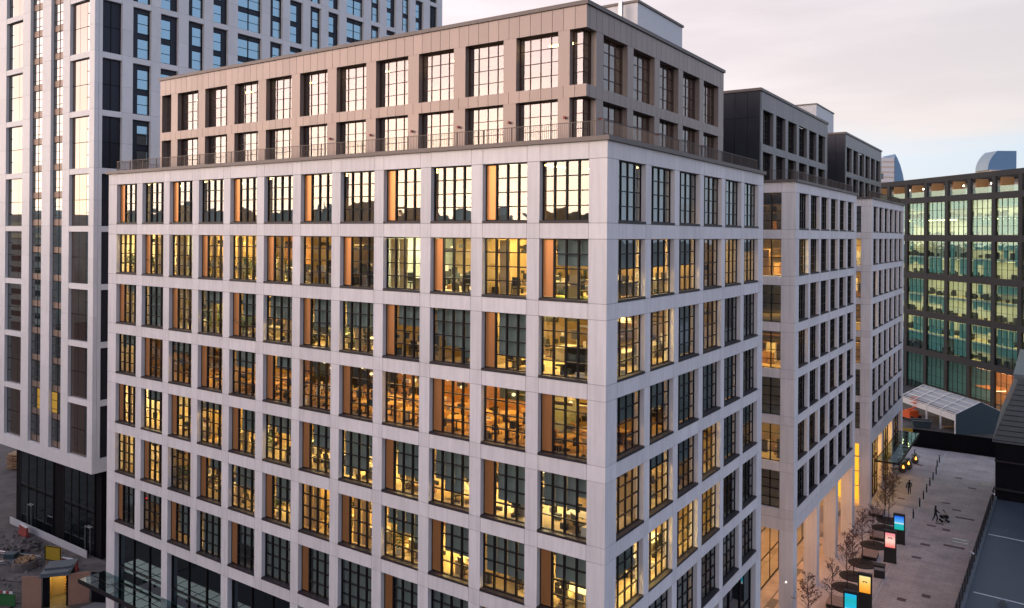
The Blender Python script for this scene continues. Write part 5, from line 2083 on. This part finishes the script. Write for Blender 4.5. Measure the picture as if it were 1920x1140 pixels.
def furnish(kind, k, x, y, rz, dz=0.0, bay=None):
    nm, lab, cat, fn = GRP[kind]
    z = ZT[k] - 3.128 + dz
    if kind not in PROTO:
        t = thing(nm, '', cat)
        fn(t)
        PROTO[kind] = t
        o = t
    else:
        o = copy_tree(PROTO[kind])
    o.location = (x, y, z)
    o.rotation_euler = (0, 0, rz)
    if y < 7 and x < -3.6 or y < 4.6 and rz is not None and x < -.6 and bay is None:
        j = min(11, max(0, int((-x - .6) / 3.5788)))
        place = f'{ORD[j]} bay left of near corner'
    else:
        j = min(5, max(0, int((y - .8) / 3.84)))
        place = f'{ORD[j]} bay right of near corner'
    o['label'] = lab.format(FLOORS[k], place)
    o['group'] = f'{cat}s behind the {FLOORS[k]} row of windows'


rf = random.Random(21)
for k in (1, 2, 4, 5):
    for i, (a, c) in enumerate(Lw):
        xc = (a + c) / 2 - BL
        if i < 2 and k != 1:
            continue
        if k == 2 and i == 11:
            furnish('cabinet', k, xc - .4, 2.2, R(10))
            furnish('cabinet', k, xc + .7, 2.3, 0)
            continue
        y = rf.uniform(1.7, 2.3)
        rot = rf.choice((0, 0, 90))
        furnish('desk', k, xc + rf.uniform(-.3, .3), y, R(rot))
        if rf.random() < .6:
            furnish('monitor', k, xc + rf.uniform(-.2, .2), y + .1, R(rot), .742)
        furnish('chair', k, xc + rf.uniform(-.5, .5), y - .75, R(rf.uniform(140, 220)))
        furnish('chair', k, xc + rf.uniform(-.6, .6), y + .85, R(rf.uniform(-40, 40)))
        if rf.random() < .55:
            furnish('desk', k, xc + rf.uniform(-.3, .3), y + 2.2, R(rot))
            furnish('chair', k, xc + rf.uniform(-.5, .5), y + 3.0, R(rf.uniform(-40, 40)))
        if k in (1, 2) and i > 3:
            furnish('desk', k, xc + rf.uniform(-.4, .4), 6.2, R(rf.choice((0, 90))))
            for q_ in range(2):
                furnish('chair', k, xc + rf.uniform(-1.2, 1.2), rf.uniform(2.9, 6.6), R(rf.uniform(0, 360)))
        if rf.random() < (.5 if k == 1 else .2):
            furnish('plant', k, xc + rf.choice((-1, 1)), 1.1, rf.uniform(0, 6))
        if rf.random() < .2:
            furnish('cabinet', k, xc + rf.uniform(-.6, .6), 5.6, 0)
for i, (a, c) in enumerate(Lw):
    if i < 3:
        continue
    xc = (a + c) / 2 - BL
    for (dx, y) in ((-.75, 1.6), (.85, 2.2), (-.4, 3.6), (1.0, 4.4)):
        furnish('table', 3, xc + dx, y, 0)
        for q_ in range(3):
            an = rf.uniform(0, 6.28) if q_ == 0 else an + 2.1
            furnish('cafe', 3, xc + dx + .78 * math.cos(an), y + .78 * math.sin(an), an - math.pi / 2)
for k in (1, 2, 3, 4, 5):
    for i in (0, 1, 2):
        yc = (Rw[i][0] + Rw[i][1]) / 2
        if i:
            furnish('desk', k, -2.2, yc, R(90), bay=i)
        furnish('chair', k, -1.35, yc + rf.uniform(-.4, .4), R(rf.uniform(50, 130)), bay=i)
# red signs inside the dark storey at the left
ns = MB()
ns.quad([(0, 0, 0), (.18, 0, 0), (.34, 0, .42), (.24, 0, .42)])
ns.quad([(.34, 0, 0), (.8, 0, 0), (.82, 0, .16), (.5, 0, .12), (.62, 0, .46), (.5, 0, .46)])
sgn = thing('neon_sign', 'small red neon sign inside a dark window at the lower left of the grid block', 'sign', (-40.25, .42, ZT[6] - .8))
ns.build('tube', 'neon_red', sgn)

# ------------------------------------------------------------------ the city opposite, seen only in the glass
ro = random.Random(4)
OPP = [(-290, -100, 50, 30, 38), (-230, -110, 40, 30, 35), (-184, -98, 36, 26, 38), (-144, -92, 32, 24, 34), (-108, -88, 30, 26, 37), (-74, -90, 30, 24, 35), (-40, -86, 28, 24, 36), (-6, -90, 30, 26, 33), (34, -92, 36, 26, 35), (78, -90, 34, 30, 32)]
for n_, (x, y, w, d, h) in enumerate(OPP):
    t = thing('opposite_building', f'plain city block across the street behind camera, {("first", "second", "third", "fourth", "fifth", "sixth", "seventh", "eighth", "ninth", "tenth")[n_]} of ten from west', 'building', (x, y, 0))
    piece('wall', t, -w / 2, w / 2, -d / 2, d / 2, 0, h, 'distant')
    nf = int(h / 4)
    for f in range(nf):
        piece('window_band', t, -w / 2 + 1, w / 2 - 1, d / 2, d / 2 + .05, 2 + f * 3.9, 3.9 + f * 3.9, 'dark_glass')
    piece('roof_plant', t, -w / 5, w / 8, -3, 3, h, h + ro.uniform(1.5, 3), 'distant')
